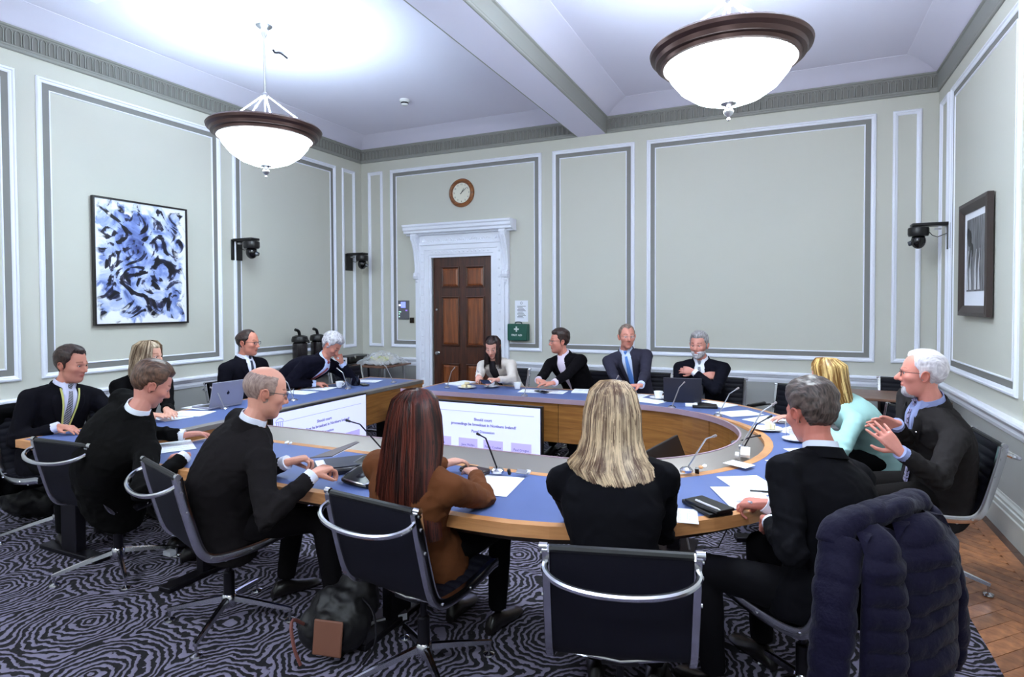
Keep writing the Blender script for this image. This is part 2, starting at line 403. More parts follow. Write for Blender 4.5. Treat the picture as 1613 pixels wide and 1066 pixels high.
for i in range(8):
    place(bb, 'border_board', (RW-.022-.047-.0375, -.4-.6*i, 0), 0); place(bd, 'border_board', (RW-.022-.0235, -.4-.6*i, 0), 0)
def carpet_mat():
    m = bpy.data.materials.new('carpet_wool'); m.use_nodes = True; nt = m.node_tree; b = nt.nodes['Principled BSDF']
    N = lambda t: nt.nodes.new(t)
    tc = N('ShaderNodeTexCoord'); ns = N('ShaderNodeTexNoise'); ns.inputs['Scale'].default_value = 9; ns.inputs['Detail'].default_value = 2
    ns2 = N('ShaderNodeTexNoise'); ns2.inputs['Scale'].default_value = 30; ns2.inputs['Detail'].default_value = 2
    ad = N('ShaderNodeVectorMath'); ad.operation = 'SCALE'; ad.inputs[3].default_value = .10
    ad2 = N('ShaderNodeVectorMath'); ad2.operation = 'SCALE'; ad2.inputs[3].default_value = .022
    sm = N('ShaderNodeVectorMath'); sm2 = N('ShaderNodeVectorMath')
    L = nt.links.new
    L(tc.outputs['Object'], ns.inputs['Vector']); L(tc.outputs['Object'], ns2.inputs['Vector'])
    L(ns.outputs['Color'], ad.inputs[0]); L(ns2.outputs['Color'], ad2.inputs[0])
    L(tc.outputs['Object'], sm.inputs[0]); L(ad.outputs[0], sm.inputs[1]); L(sm.outputs[0], sm2.inputs[0]); L(ad2.outputs[0], sm2.inputs[1])
    vo = N('ShaderNodeTexVoronoi'); vo.voronoi_dimensions = '2D'; vo.feature = 'SMOOTH_F1'; vo.inputs['Scale'].default_value = 1.75; vo.inputs['Smoothness'].default_value = .12; vo.inputs['Randomness'].default_value = .85
    L(sm2.outputs[0], vo.inputs['Vector'])
    mu = N('ShaderNodeMath'); mu.operation = 'MULTIPLY'; mu.inputs[1].default_value = 108; L(vo.outputs['Distance'], mu.inputs[0])
    si = N('ShaderNodeMath'); si.operation = 'SINE'; L(mu.outputs[0], si.inputs[0])
    n3 = N('ShaderNodeTexNoise'); n3.inputs['Scale'].default_value = 60; L(tc.outputs['Object'], n3.inputs['Vector'])
    m3 = N('ShaderNodeMath'); m3.operation = 'MULTIPLY_ADD'; m3.inputs[1].default_value = 1.6; m3.inputs[2].default_value = -.8; L(n3.outputs['Fac'], m3.inputs[0])
    a3 = N('ShaderNodeMath'); L(si.outputs[0], a3.inputs[0]); L(m3.outputs[0], a3.inputs[1])
    cr = N('ShaderNodeValToRGB'); e = cr.color_ramp.elements; e[0].position = .50; e[1].position = .66
    e[0].color = lin((12, 8, 16))+(1,); e[1].color = lin((122, 116, 136))+(1,)
    mr = N('ShaderNodeMapRange'); mr.inputs[1].default_value = -1; mr.inputs[2].default_value = 1; L(a3.outputs[0], mr.inputs[0]); L(mr.outputs[0], cr.inputs[0])
    L(cr.outputs[0], b.inputs['Base Color']); b.inputs['Roughness'].default_value = .95; b.inputs['Sheen Weight'].default_value = 0
    bp = N('ShaderNodeBump'); bp.inputs['Distance'].default_value = .004; L(mr.outputs[0], bp.inputs['Height']); L(bp.outputs[0], b.inputs['Normal'])
    return m
cp = MB().bx(0.03, CX, YF+.03, -.03, -.021, .004).build('carpet', carpet_mat())
tag(cp, 'black and grey carpet woven with swirling wood-grain rings over most of the floor', 'carpet')

# ------------------------------------------------------------------ ceiling lamps
def mk_lamp(x, y, power, label, i):
    t = thing('pendant_lamp', label, 'lamp', (x, y, 2.72), 0, 'bowl pendant lamps')
    c = (x, y, 0)
    zr = 3.09
    gl = bpy.data.materials.get('lit_bowl_glass') or mat('lit_bowl_glass', (222, 246, 255), .3, emit=BOWL_GLOW)
    prof = [(.004,2.80),(.10,2.808),(.2,2.845),(.285,2.905),(.345,2.98),(.375,3.05),(.385,3.07),(.378,3.07),(.37,3.05),(.335,2.985),(.275,2.915),(.19,2.855),(.10,2.82),(.004,2.812)]
    MB().lathe(prof, c, 48).build('glass_bowl', gl, t)
    rim = [(.372,3.045),(.385,3.03),(.40,3.035),(.405,3.055),(.43,3.06),(.437,3.085),(.462,3.10),(.468,3.12),(.455,3.135),(.40,3.135),(.372,3.11)]
    MB().rings([[(x+r*math.cos(a), y+r*math.sin(a), z) for r, z in rim] for a in [2*PI*k/64 for k in range(64)]], closed=True).build('rim', M_bronze, t, angle=30)
    fin = [(.002,2.70),(.008,2.704),(.010,2.712),(.006,2.722),(.010,2.728),(.026,2.742),(.030,2.757),(.020,2.775),(.010,2.782),(.022,2.79),(.045,2.80),(.055,2.815),(.004,2.82)]
    MB().lathe(fin, c, 20).build('finial', M_nickel, t)
    MB().lathe([(.008,2.81),(.008,3.9),(.02,3.92),(.026,3.95),(.028,3.975),(.055,3.99),(.07,4.005),(.072,4.03),(.01,4.03)], c, 20).build('stem', M_nickel, t)
    MB().lathe([(.01,3.385),(.022,3.39),(.028,3.41),(.024,3.43),(.01,3.44)], c, 16).build('hub', M_nickel, t)
    for k in range(4):
        a = PI/2*k+.55
        p0 = Vector((x+.02*math.cos(a), y+.02*math.sin(a), 3.41)); p1 = Vector((x+.39*math.cos(a), y+.39*math.sin(a), 3.13))
        MB().tube([p0, p1], .0065, 6).ball(p0.lerp(p1,.6), .011, 8, 6).ball(p0.lerp(p1,.66), .011, 8, 6).build('suspension_rod', M_trim, t)
    l = bpy.data.lights.new('bulb', 'POINT'); l.energy = power; l.color = LAMP_COL; l.shadow_soft_size = .12
    o = bpy.data.objects.new('bulb', l); C.objects.link(o); o.parent = t; o.location = (0.0, 0.0, .55)
    # light the glass passes downwards
    l2 = bpy.data.lights.new('bulb', 'AREA'); l2.shape = 'DISK'; l2.size = .62; l2.energy = power*.35; l2.color = LAMP_COL
    o2 = bpy.data.objects.new('bulb', l2); C.objects.link(o2); o2.parent = t; o2.location = (0,0,.075)
    return t
lab = ['lit glass bowl pendant lamp with long visible stem in front of left wall', 'larger looking lit glass bowl pendant lamp at upper right, stem cut by the frame', 'unseen fill lamp added behind the viewer on the left, modelled as a lit bowl pendant', 'unseen fill lamp added behind the viewer on the right, modelled as a lit bowl pendant']
for i, ((x, y), pw) in enumerate(LAMPS): mk_lamp(x, y, pw, lab[i], i)
# ================================================================== tables
TZ = .73
CXT, CYT = 4.735, -3.33
def uarc(rx, ry, xs, n=28):
    """U shaped line: near straight, half ellipse on the right, far straight"""
    pts = [Vector((xs, CYT-ry, 0))]
    k = max(2, int((CXT-xs)/.3))
    pts = [Vector((xs+(CXT-xs)*i/k, CYT-ry, 0)) for i in range(k)]
    pts += [Vector((CXT+rx*math.sin(a), CYT-ry*math.cos(a), 0)) for a in (PI*i/n for i in range(n+1))]
    pts += [Vector((xs+(CXT-xs)*(k-1-i)/k, CYT+ry, 0)) for i in range(k)]
    return pts
XS = 2.45
def ustrip(o0, o1, z0, z1, za=None):
    """solid between two U lines of equal point count"""
    b = MB(); R = []
    for p, q in zip(o0, o1):
        za_ = z1 if za is None else za
        R.append([(p.x,p.y,z0),(q.x,q.y,z0),(q.x,q.y,z1),(p.x,p.y,za_)])
    return b.rings(R)
T1 = thing('conference_table', 'large horseshoe conference table with blue top, wood edge and open middle', 'table', (4.6, -3.33, 0))
inn, rim0, rim1, out0, out1 = uarc(1.03,1.06,XS), uarc(1.045,1.07,XS), uarc(1.095,1.12,XS), uarc(1.41,1.735,XS), uarc(1.45,1.78,XS)
ustrip(rim1, out0, TZ-.045, TZ).build('blue_top', M_blue, T1, smooth=False)
ustrip(rim0, rim1, TZ-.045, TZ+.001).build('inner_edge_band', M_rim, T1, smooth=False)
ustrip(out0, out1, TZ-.05, TZ+.001).build('outer_edge_band', M_rim, T1, smooth=False)
MB().bx(XS-.03, XS, CYT-1.78, CYT-1.07, TZ-.05, TZ+.001).build('end_edge_band', M_rim, T1, bevel=.002)
MB().bx(XS-.03, XS, CYT+1.07, CYT+1.78, TZ-.05, TZ+.001).build('end_edge_band', M_rim, T1, bevel=.002)
ustrip(uarc(1.30,1.63,XS), uarc(1.32,1.65,XS), TZ-.12, TZ-.045).build('apron', mat('dark_apron', (52, 32, 22), .5), T1, smooth=False)
# sloping metal service panel rising to a lip round the open middle
lip0, lip1, trf = uarc(.905,.905,XS), uarc(.925,.925,XS), uarc(1.043,1.066,XS)
b = MB(); R = []
for a, c, d_ in zip(lip0, lip1, trf): R.append([(d_.x,d_.y,TZ-.02),(c.x,c.y,TZ+.042),(a.x,a.y,TZ+.042),(a.x,a.y,TZ+.012),(c.x,c.y,TZ+.03),(d_.x,d_.y,TZ-.03)])
b.rings(R).build('service_panel', M_steel, T1, angle=30)
ustrip(uarc(.899,.899,XS), uarc(.910,.910,XS), TZ+.005, TZ+.046).build('lip', M_lip, T1, smooth=False)
# veneered modesty panels, split at the seams seen from the middle
def mpanel(pts, z0, z1, name='modesty_panel', th=.02):
    R = []
    for i, p in enumerate(pts):
        t = (pts[min(i+1, len(pts)-1)]-pts[max(i-1, 0)]).normalized(); nrm = Vector((t.y, -t.x, 0))
        R.append([(p.x,p.y,z0),(p.x+nrm.x*th,p.y+nrm.y*th,z0),(p.x+nrm.x*th,p.y+nrm.y*th,z1),(p.x,p.y,z1)])
    MB().rings(R).build(name, M_oak, T1, smooth=False)
def arcp(a0, a1, r=.912, n=8): return [Vector((CXT+r*math.sin(a), CYT-r*math.cos(a), 0)) for a in (a0+(a1-a0)*i/n for i in range(n+1))]
zb, zt = .395, .735
for x0, x1 in ((2.46, 3.27), (3.275, 4.09), (4.095, CXT)):
    mpanel([Vector((x0, CYT-.912, 0)), Vector((x1, CYT-.912, 0))], zb, zt)
    mpanel([Vector((x1, CYT+.912, 0)), Vector((x0, CYT+.912, 0))], zb, zt)
for k in range(4): mpanel(arcp(PI*k/4+.004, PI*(k+1)/4-.004), zb, zt)
def tleg(x, y, al, parent, ft=.6):
    """slab leg with flat floor plate, long side along direction al"""
    R_ = Rz(al); b = MB().box((x, y, .35), (.16, .06, .66), R_).box((x, y, .70), (.5, .06, .03), R_)
    b.build('leg', M_darkmetal, parent, bevel=.004); MB().box((x, y, .018), (ft, .09, .032), R_).build('foot_plate', M_darkmetal, parent, bevel=.006)
for x in (2.75, 4.1):
    tleg(x, CYT-1.42, PI/2, T1); tleg(x, CYT+1.32, PI/2, T1)
for a in (.5, 1.25, PI-1.25, PI-.5): tleg(CXT+1.2*math.sin(a), CYT-1.33*math.cos(a), a-PI/2, T1)

LX0, LX1, LY0, LY1 = 1.33, 2.10, -5.06, -1.50
T2 = thing('side_conference_table', 'straight blue-topped conference table parallel to the left wall', 'table', (1.7, -3.3, 0))
MB().bx(LX0+.035, LX1-.08, LY0+.03, LY1-.03, TZ-.045, TZ).build('blue_top', M_blue, T2)
for bxx in ((LX0, LX0+.035, LY0, LY1), (LX0+.035, LX1, LY0, LY0+.03), (LX0+.035, LX1, LY1-.03, LY1)):
    MB().bx(*bxx, TZ-.05, TZ+.001).build('edge_band', M_rim, T2, bevel=.002)
MB().bx(LX1-.08, LX1+.005, LY0+.03, LY1-.03, TZ-.03, TZ+.004).build('metal_strip', M_steel, T2, bevel=.002)
for y0, y1 in ((LY0+.03, -3.88), (-3.875, -2.69), (-2.685, LY1-.03)): MB().bx(LX1-.018, LX1, y0, y1, .395, TZ-.03).build('modesty_panel', M_oak, T2, bevel=.001)
for y in (-4.94, -3.3, -1.75): tleg(1.72, y, 0, T2)

# ================================================================== screens standing in the open middle
M_scr = mat('lit_screen', (200, 206, 246), .5, emit=.42)
M_scr2 = mat('slide_violet_box', (176, 166, 228), .5, emit=.35)
M_ink = mat('slide_ink', (70, 58, 140), .5, emit=.1)
M_line = mat('slide_line', (150, 150, 210), .5, emit=.25)
def screen(name, label, o, ux, w=1.2, h=.68):
    """o centre of the picture, ux its direction left to right for the viewer"""
    ux = Vector(ux).normalized(); uz = Vector((0,0,1)); n = ux.cross(uz)
    R_ = Matrix((ux, -n, uz)).transposed()
    t = thing(name, label, 'screen', (o[0], o[1], 0)); o = Vector(o)
    def bxl(c, d, nm, m, par=t, bev=.003): return MB().box(o+ux*c[0]+uz*c[1]+n*c[2], d, R_).build(nm, m, par, bevel=bev)
    body = bxl((0,0,-.03), (w+.03, .045, h+.03), 'housing', M_black)
    pic = bxl((0,0,-.004), (w, .004, h), 'picture', M_scr, bev=0)
    bxl((0,-h/2-.12,-.05), (.09,.05,.3), 'neck', M_darkmetal)
    MB().box((o.x, o.y, .012), (.55,.32,.02), R_).build('stand_foot', M_darkmetal, t, bevel=.004)
    MB().box(Vector((o.x, o.y, (o.z-h/2)/2))-n*.05, (.07,.04,o.z-h/2), R_).build('stand_post', M_darkmetal, t)
    F = lambda x, y: frame4(o+ux*x+uz*y+n*-.0005, ux, uz)
    text('Should court', .034, F(0,.168), M_ink, t, 'lettering', .0006)
    text('proceedings be broadcast in Northern Ireland?', .034, F(0,.122), M_ink, t, 'lettering', .0006)
    text('Panel Discussion', .034, F(0,.062), M_ink, t, 'lettering', .0003)
    b = MB().box(o+ux*.02+uz*.235-n*.001, (.94,.002,.003), R_)
    b.build('rule_line', M_line, t)
    lg = MB()
    for dx in (-.03,-.01,.01,.03): lg.box(o+ux*(-.50+dx)+uz*.20-n*.001, (.006,.002,.07), R_)
    lg.box(o+ux*-.50+uz*.24-n*.001, (.09,.002,.006), R_).box(o+ux*-.50+uz*.165-n*.001, (.09,.002,.006), R_)
    lg.tube([o+ux*(-.50-.04+.08*k/6)+uz*(.25+.02*math.sin(PI*k/6)) for k in range(7)], .003, 4)
    lg.build('building_emblem', M_line, t)
    for x, tx in ((-.42,'Mark\nHanna,\nBroadcast\nJournalist'), (-.15,'Jane Mollan\nKC, Head of\nLegal &\nCompliance'), (.10,'Peter Coulter\nKC,\nChair of\nInnovation'), (.37,'Paul Grogan\nMBE, Law\nSociety of\nNorthern')):
        MB().box(o+ux*x+uz*-.105-n*.0015, (.19,.002,.20), R_).build('name_box', M_scr2, t)
        text(tx, .029, F(x,-.105), M_ink, t)
    return t
screen('display_screen', 'wide lit screen showing a slide, facing the viewer in the table middle', (3.46, -2.62, .41), (1,-.0,0), 1.09, .61)
sc2 = screen('display_screen', 'lit screen seen at an angle in front of the left table', (2.19, -3.19, .42), (.0,1,0), 1.12, .62)
# a third screen seen from behind at the right end
P = at(1108, 690, .5)
t3 = thing('display_screen', 'tilted dark screen seen edge-on with cables behind it, right end of the table well', 'screen', (5.22, -3.35, 0))
R3 = Rz(math.radians(80)) @ Rx(math.radians(-22))
MB().box((5.22,-3.35,.50), (.60,.035,.40), R3).build('housing', M_black, t3, bevel=.006)
MB().box((5.20,-3.35,.505), (.56,.004,.36), R3).build('picture', mat('dark_panel', (46, 44, 50), .3), t3)
MB().box((5.24,-3.35,.16), (.08,.05,.32)).build('stand_post', M_darkmetal, t3); MB().box((5.22,-3.35,.012), (.3,.4,.02)).build('stand_foot', M_darkmetal, t3)
for k in range(3):
    MB().tube([(5.28,-3.42+.05*k,.52),(5.34,-3.45+.06*k,.50),(5.36,-3.42+.05*k,.40),(5.31,-3.38+.03*k,.2),(5.34,-3.36,.03)], .006, 6).build('cable', M_black if k else mat('grey_cable',(170,165,165),.5), t3)
cb = at(1150, 690, .6)
tag(MB().tube([(5.60,-3.2,.70),(5.605,-3.2,.55),(5.60,-3.21,.42),(5.58,-3.2,.2),(5.5,-3.2,.012),(5.3,-3.3,.012)], .005, 6).build('cable', M_black), 'thin black cable hanging down the curved wood panel at the right end', 'cable')

# ================================================================== swivel chairs
def chair_curve():
    return [(-.300,.835),(-.287,.76),(-.262,.66),(-.236,.56),(-.214,.49),(-.190,.452),(-.150,.430),(-.05,.424),(.06,.432),(.14,.446),(.195,.458),(.222,.456)]
def smooth(pts, n=3):
    for _ in range(n):
        q = [pts[0]]
        for a, b in zip(pts, pts[1:]): q += [tuple(x*.75+y*.25 for x, y in zip(a, b)), tuple(x*.25+y*.75 for x, y in zip(a, b))]
        pts = q+[pts[-1]]
    return pts
def mk_chair(arms=False):
    t = thing('office_chair', 'x', 'chair', (0,0,0), 0)
    cv = smooth(chair_curve(), 2); W2 = .228
    for s in (-1, 1):
        b = MB().sweep([(s*W2, y, z) for y, z in cv], [(-.011,-.020),(.011,-.020),(.014,-.012),(.014,.012),(.011,.020),(-.011,.020),(-.014,.012),(-.014,-.012)], up=(0,1,1))
        fr = b.build('side_frame', M_chrome, t, False, angle=50)
        MB().tube([(s*(W2-.004), -.302, .842), (s*(W2+.022), -.302, .842)], .013, 10).build('end_cap', M_chrome, fr, False)
        bo = MB()
        for q in (2, 5, 9, 24, 32):
            y, z = cv[min(q, len(cv)-1)]; bo.tube([(s*(W2+.008), y, z), (s*(W2+.019), y, z)], .007, 8)
        bo.build('bolts', M_chrome, fr, False)
    # sling: seat and back as a padded sheet with cross channels on the sitting side
    L = [0]
    for a, b in zip(cv, cv[1:]): L.append(L[-1]+math.dist(a, b))
    n = 110
    def cvp(s_):
        i = max(0, min(len(L)-2, next((k for k in range(len(L)-1) if L[k+1] >= s_), len(L)-2)))
        f = (s_-L[i])/(L[i+1]-L[i]); return [cv[i][k]*(1-f)+cv[i+1][k]*f for k in (0,1)]
    R = []
    for i in range(n+1):
        s_ = .004+(L[-1]-.008)*i/n; y, z = cvp(s_); y2, z2 = cvp(min(L[-1], s_+.01)); y1, z1 = cvp(max(0, s_-.01))
        ty, tz = y2-y1, z2-z1; l = math.hypot(ty, tz); ny, nz = -tz/l, ty/l      # towards the sitter
        ph = (s_/.047) % 1; ch = .010+.009*math.sin(PI*ph)**.5
        e = .006; w = W2-.012
        R.append([(-w,y-ny*.006,z-nz*.006),(0,y-ny*.010,z-nz*.010),(w,y-ny*.006,z-nz*.006),(w,y+ny*e,z+nz*e),(w*.93,y+ny*ch,z+nz*ch),(0,y+ny*(ch-.003),z+nz*(ch-.003)),(-w*.93,y+ny*ch,z+nz*ch),(-w,y+ny*e,z+nz*e)])
    MB().rings(R).build('seat_sling', M_sling, t, False, angle=50)
    MB().tube([(-W2+.01,-.302,.838),(W2-.01,-.302,.838)], .013, 8).build('top_roll', M_chairedge, t, False)
    # bow across the back
    bow = [(s*(W2+.004)*0+x, y, z) for x, y, z in ((-W2,-.305,.80),(-W2-.004,-.345,.785),(-.19,-.385,.768),(-.11,-.408,.755),(0,-.415,.750),(.11,-.408,.755),(.19,-.385,.768),(W2+.004,-.345,.785),(W2,-.305,.80))]
    MB().tube(smooth(bow, 2), .0105, 8).build('back_bow', M_chrome, t, False)
    for y, z in ((-.10,.412),(.09,.42)): MB().tube([(-W2,y,z),(0,y,z-.03),(W2,y,z)], .012, 8).build('cross_stretcher', M_chrome, t, False)
    MB().box((0,-.01,.385),(.13,.2,.04)).build('mechanism', M_black, t, False, bevel=.006)
    MB().lathe([(.014,.13),(.014,.37)], n=16).lathe([(.026,.12),(.026,.25),(.02,.255)], n=16).build('column', M_darkmetal, t, False)
    MB().lathe([(.03,.075),(.036,.085),(.036,.13),(.028,.14)], n=16).build('hub', M_chrome, t, False)
    for k in range(4):
        a = PI/4+PI/2*k+.12; dx, dy = math.cos(a), math.sin(a)
        b = MB().sweep([(dx*.03,dy*.03,.118),(dx*.15,dy*.15,.095),(dx*.30,dy*.30,.062),(dx*.315,dy*.315,.058)], [(-.015,-.012),(.015,-.012),(.011,.010),(0,.014),(-.011,.010)], scales=[1.1,.95,.72,.6])
        lg = b.build('leg', M_chrome, t, False, angle=35)
        MB().lathe([(.006,.055),(.006,.016),(.012,.014),(.026,.008),(.028,.001),(.001,.0005)], (dx*.305,dy*.305,0), 14).build('glide', M_chrome, lg, False)
    if arms:
        for s in (-1, 1):
            X = s*.27
            MB().tube(smooth([(s*.235,-.255,.655),(X,-.23,.66),(X,-.05,.665),(X,.12,.66),(X,.16,.63),(X,.14,.56),(s*.25,.10,.45),(s*.235,.09,.435)],2), .011, 8).build('arm', M_chrome, t, False)
            MB().tube([(X,-.16,.672),(X,.10,.672)], .017, 8).build('arm_pad', M_black, t, False)
    return t
proto = {False: mk_chair(), True: mk_chair(True)}; used = set()
def chair(cx, cy, yaw, label, arms=False, base=None):
    """cx, cy: middle of the top of the back; yaw: degrees, 0 looks along +Y"""
    a = math.radians(yaw); f = Vector((-math.sin(a), math.cos(a), 0))
    t = proto[arms] if arms not in used else copy_tree(proto[arms]); used.add(arms)
    t.location = Vector((cx, cy, .004))+f*.30; t.rotation_euler = (0,0,a); t['label'] = label
    t['group'] = 'swivel chairs with chrome frames around the room'
    if base is not None:
        for o in kids(t):
            if o.name.startswith(('leg','hub')): o.rotation_euler = (0,0,math.radians(base))
    return t
CH = {}
CH[1] = chair(2.24, -5.27, 3, 'swivel chair at near left, behind the brown-haired young man in black', base=10)
CH[2] = chair(3.24, -5.39, -18, 'swivel chair turned right, behind the bald man with glasses', base=-10)
CH[3] = chair(4.44, -5.37, -7, 'swivel chair behind the woman with long auburn hair', base=6)
CH[4] = chair(5.44, -5.44, 15, 'swivel chair seen square from behind under the blonde woman in black', base=0)
CH[5] = chair(6.20, -4.83, 52, 'swivel chair almost hidden under a navy quilted jacket', base=20)
CH[6] = chair(6.93, -3.12, 93, 'swivel chair at far right by the wall, under the white-haired man who is speaking', base=12)
CH[7] = chair(.93, -4.78, -88, 'swivel chair by the left wall under the man with yellow lanyard')
CH[8] = chair(.88, -4.16, -90, 'swivel chair by the left wall under the woman with wavy blonde hair')
CH[9] = chair(.80, -3.05, -88, 'swivel chair under the dark-suited man with glasses at the left table')
CH[10] = chair(.90, -2.28, -88, 'armchair version of swivel chair under the man resting chin on hand', True)
CH[11] = chair(1.06, -1.62, -100, 'empty dark swivel chair with cross-ribbed back between the leaning man and the door')
CH[12] = chair(2.95, -.95, 180, 'swivel chair under the woman in cream jacket by the door')
CH[13] = chair(3.92, -.86, 172, 'swivel chair with ribbed back showing beside the man in open-necked shirt')
CH[14] = chair(4.55, -.80, 182, 'swivel chair behind the man with the bright blue tie')
CH[15] = chair(5.30, -.92, 172, 'swivel chair behind the bearded man with folded arms')
CH[16] = chair(6.02, -1.35, 150, 'empty armchair with chrome loop arm between bearded man and woman in mint', True)
CH[17] = chair(6.70, -2.30, 118, 'swivel chair under the blonde woman in the mint jacket')
CH[18] = chair(6.98, -.32, 175, 'empty chair standing behind the small wooden table by the right wall')
# ================================================================== people
def smin(a, b, k):
    h = np.clip(.5+.5*(b-a)/k, 0, 1); return b*(1-h)+a*h-k*h*(1-h)
def smax(a, b, k): return -smin(-a, -b, k)
def s_ell(P, c, r):
    q = (P-np.array(c))/np.array(r); k0 = np.linalg.norm(q, axis=-1); k1 = np.linalg.norm(q/np.array(r), axis=-1)
    return k0*(k0-1)/np.maximum(k1, 1e-9)
def s_cap(P, a, b, ra, rb):
    a, b = np.array(a), np.array(b); ba = b-a; t = np.clip(((P-a)@ba)/(ba@ba), 0, 1)
    return np.linalg.norm(P-(a+t[..., None]*ba), axis=-1)-(ra+(rb-ra)*t)
def head_sdf(P, o):
    jw, fat, nz, fem = o.get('jaw', 1), o.get('fat', 0), o.get('nose', 1), o.get('fem', 0)
    X = np.abs(P[..., 0]); Q = P.copy(); Q[..., 0] = X
    d = s_ell(P, (0,-.010,.030), (.0745,.096,.086))
    d = smin(d, s_ell(P, (0,.024,-.022), (.0635+.004*fat,.066,.082)), .02)
    d = smin(d, s_ell(P, (0,.026,-.072), ((.050+.008*fat)*jw,.052,.042)), .025)
    d = smin(d, s_ell(P, (0,.066,-.099), (.021*jw,.017,.016)), .02)
    if fat: d = smin(d, s_ell(P, (0,.03,-.095), (.045,.05,.03)), .02)
    d = smin(d, s_cap(Q, (.010,.083,.017), (.042,.070,.016), .010-.003*fem, .009-.003*fem), .014)
    d = smin(d, s_ell(Q, (.043,.058,-.022), (.022,.024,.020)), .02)
    d = smax(d, -s_ell(Q, (.031,.098,.002), (.019,.018,.0125)), .010)
    n = s_cap(P, (0,.084,.010), (0,.084+.024*nz,-.030), .0075, .0105*nz)
    n = smin(n, s_ell(Q, (.011,.092,-.036), (.009,.012,.008)), .007)
    d = smin(d, n, .010)
    d = smin(d, s_ell(P, (0,.086,-.0585), (.023,.010,.0055)), .006)
    d = smin(d, s_ell(P, (0,.084,-.069), (.019,.010,.006)), .006)
    d = smax(d, -s_ell(P, (0,.100,-.0635), (.020,.010,.0016 if not o.get('open') else .006)), .003)
    return d
def head_dirs(nu, nv):
    u = np.linspace(0, 2*PI, nu, endpoint=False); v = np.linspace(-PI/2+.02, PI/2-.02, nv)
    # denser around the face
    U, V = np.meshgrid(u, v); U = U-.28*np.sin(2*(U-PI/2))*0
    return np.stack([np.cos(V)*np.cos(U), np.cos(V)*np.sin(U), np.sin(V)], -1)
HC = np.array([0, .006, -.012])      # centre the rays leave from
def march(D, o):
    r = np.full(D.shape[:-1], .20)
    for _ in range(26):
        r = r-.85*head_sdf(HC+D*r[..., None], o)
    return r
def head_mb(o, nu=112, nv=84):
    D = head_dirs(nu, nv); r = march(D, o); P = HC+D*r[..., None]
    b = MB(); b.rings([[tuple(p) for p in row] for row in P])
    for s in (-1, 1):     # ears: bowl, rim and lobe
        R = Rz(s*-.30) @ Ry(s*.12)
        T = lambda x, y, z: Vector((s*.0715, -.004, -.008))+R @ Vector((s*x, y, z))
        rim = [T(.004,.013,-.016),T(.010,.015,.002),T(.013,.011,.020),T(.017,.001,.029),T(.019,-.010,.026),T(.020,-.017,.014),T(.019,-.017,-.002),T(.014,-.011,-.018),T(.008,-.002,-.030),T(.003,.006,-.026)]
        b.tube(smooth([tuple(p) for p in rim], 1), .0048, 6)
        b.ball(T(.006,-.002,0), (.006,.014,.024), 10, 7, R)
    return b
def hair_mb(o, th, nu=120, nv=90, seed=0, rough=.004, freq=38):
    """close hair as a shell grown on the scalp; th(x,y,z dir) -> thickness, <=0 where skin shows"""
    D = head_dirs(nu, nv); r = march(D, o); P = HC+D*r[..., None]
    b = MB(); rows = []
    for j in range(nv):
        row = []
        for i in range(nu):
            p = P[j, i]; d = D[j, i]; t = th(p)
            if t > 0:
                n = noise.noise(Vector((p[0]*freq, p[1]*freq*.45, p[2]*freq))+Vector((seed, 0, 0)))
                n2 = noise.noise(Vector((p[0]*freq*3, p[1]*freq*.9, p[2]*freq*2))+Vector((seed, 5, 0)))
                t = t+(n*rough+n2*rough*.5)*min(1, t/.006)
                rr = r[j, i]+max(.0012, t)
            else: rr = r[j, i]-.006
            row.append(tuple(HC+d*rr))
        rows.append(row)
    return b.rings(rows)
def hairline(front=.078, temple=.035, side=-.01, nape=-.075, recede=0, top=.014, sides=.008, back=.010):
    def th(p):
        x, y, z = p
        ax = abs(x)
        if y > .035:            # forehead
            lim = front+recede*min(1, ax/.05)*(1 if ax < .055 else .6)-(.0 if ax < .05 else (ax-.05)*1.2)
            lim = min(lim, .115)
        elif y > -.004: lim = side+(temple-side)*((y+.004)/.039)-( .03 if y < .016 else 0)
        elif y > -.03: lim = .012
        else: lim = nape+.055*max(0, (ax-.035)/.035)
        m = (z-lim)/.010
        if m <= 0: return 0
        k = min(1, m)
        base = top if z > .06 else (sides if y > -.03 else back)
        f = max(0, min(1, (z-.03)/.05)); base = (sides if y > -.05 else back)*(1-f)+top*f
        return base*k**.6
    return th
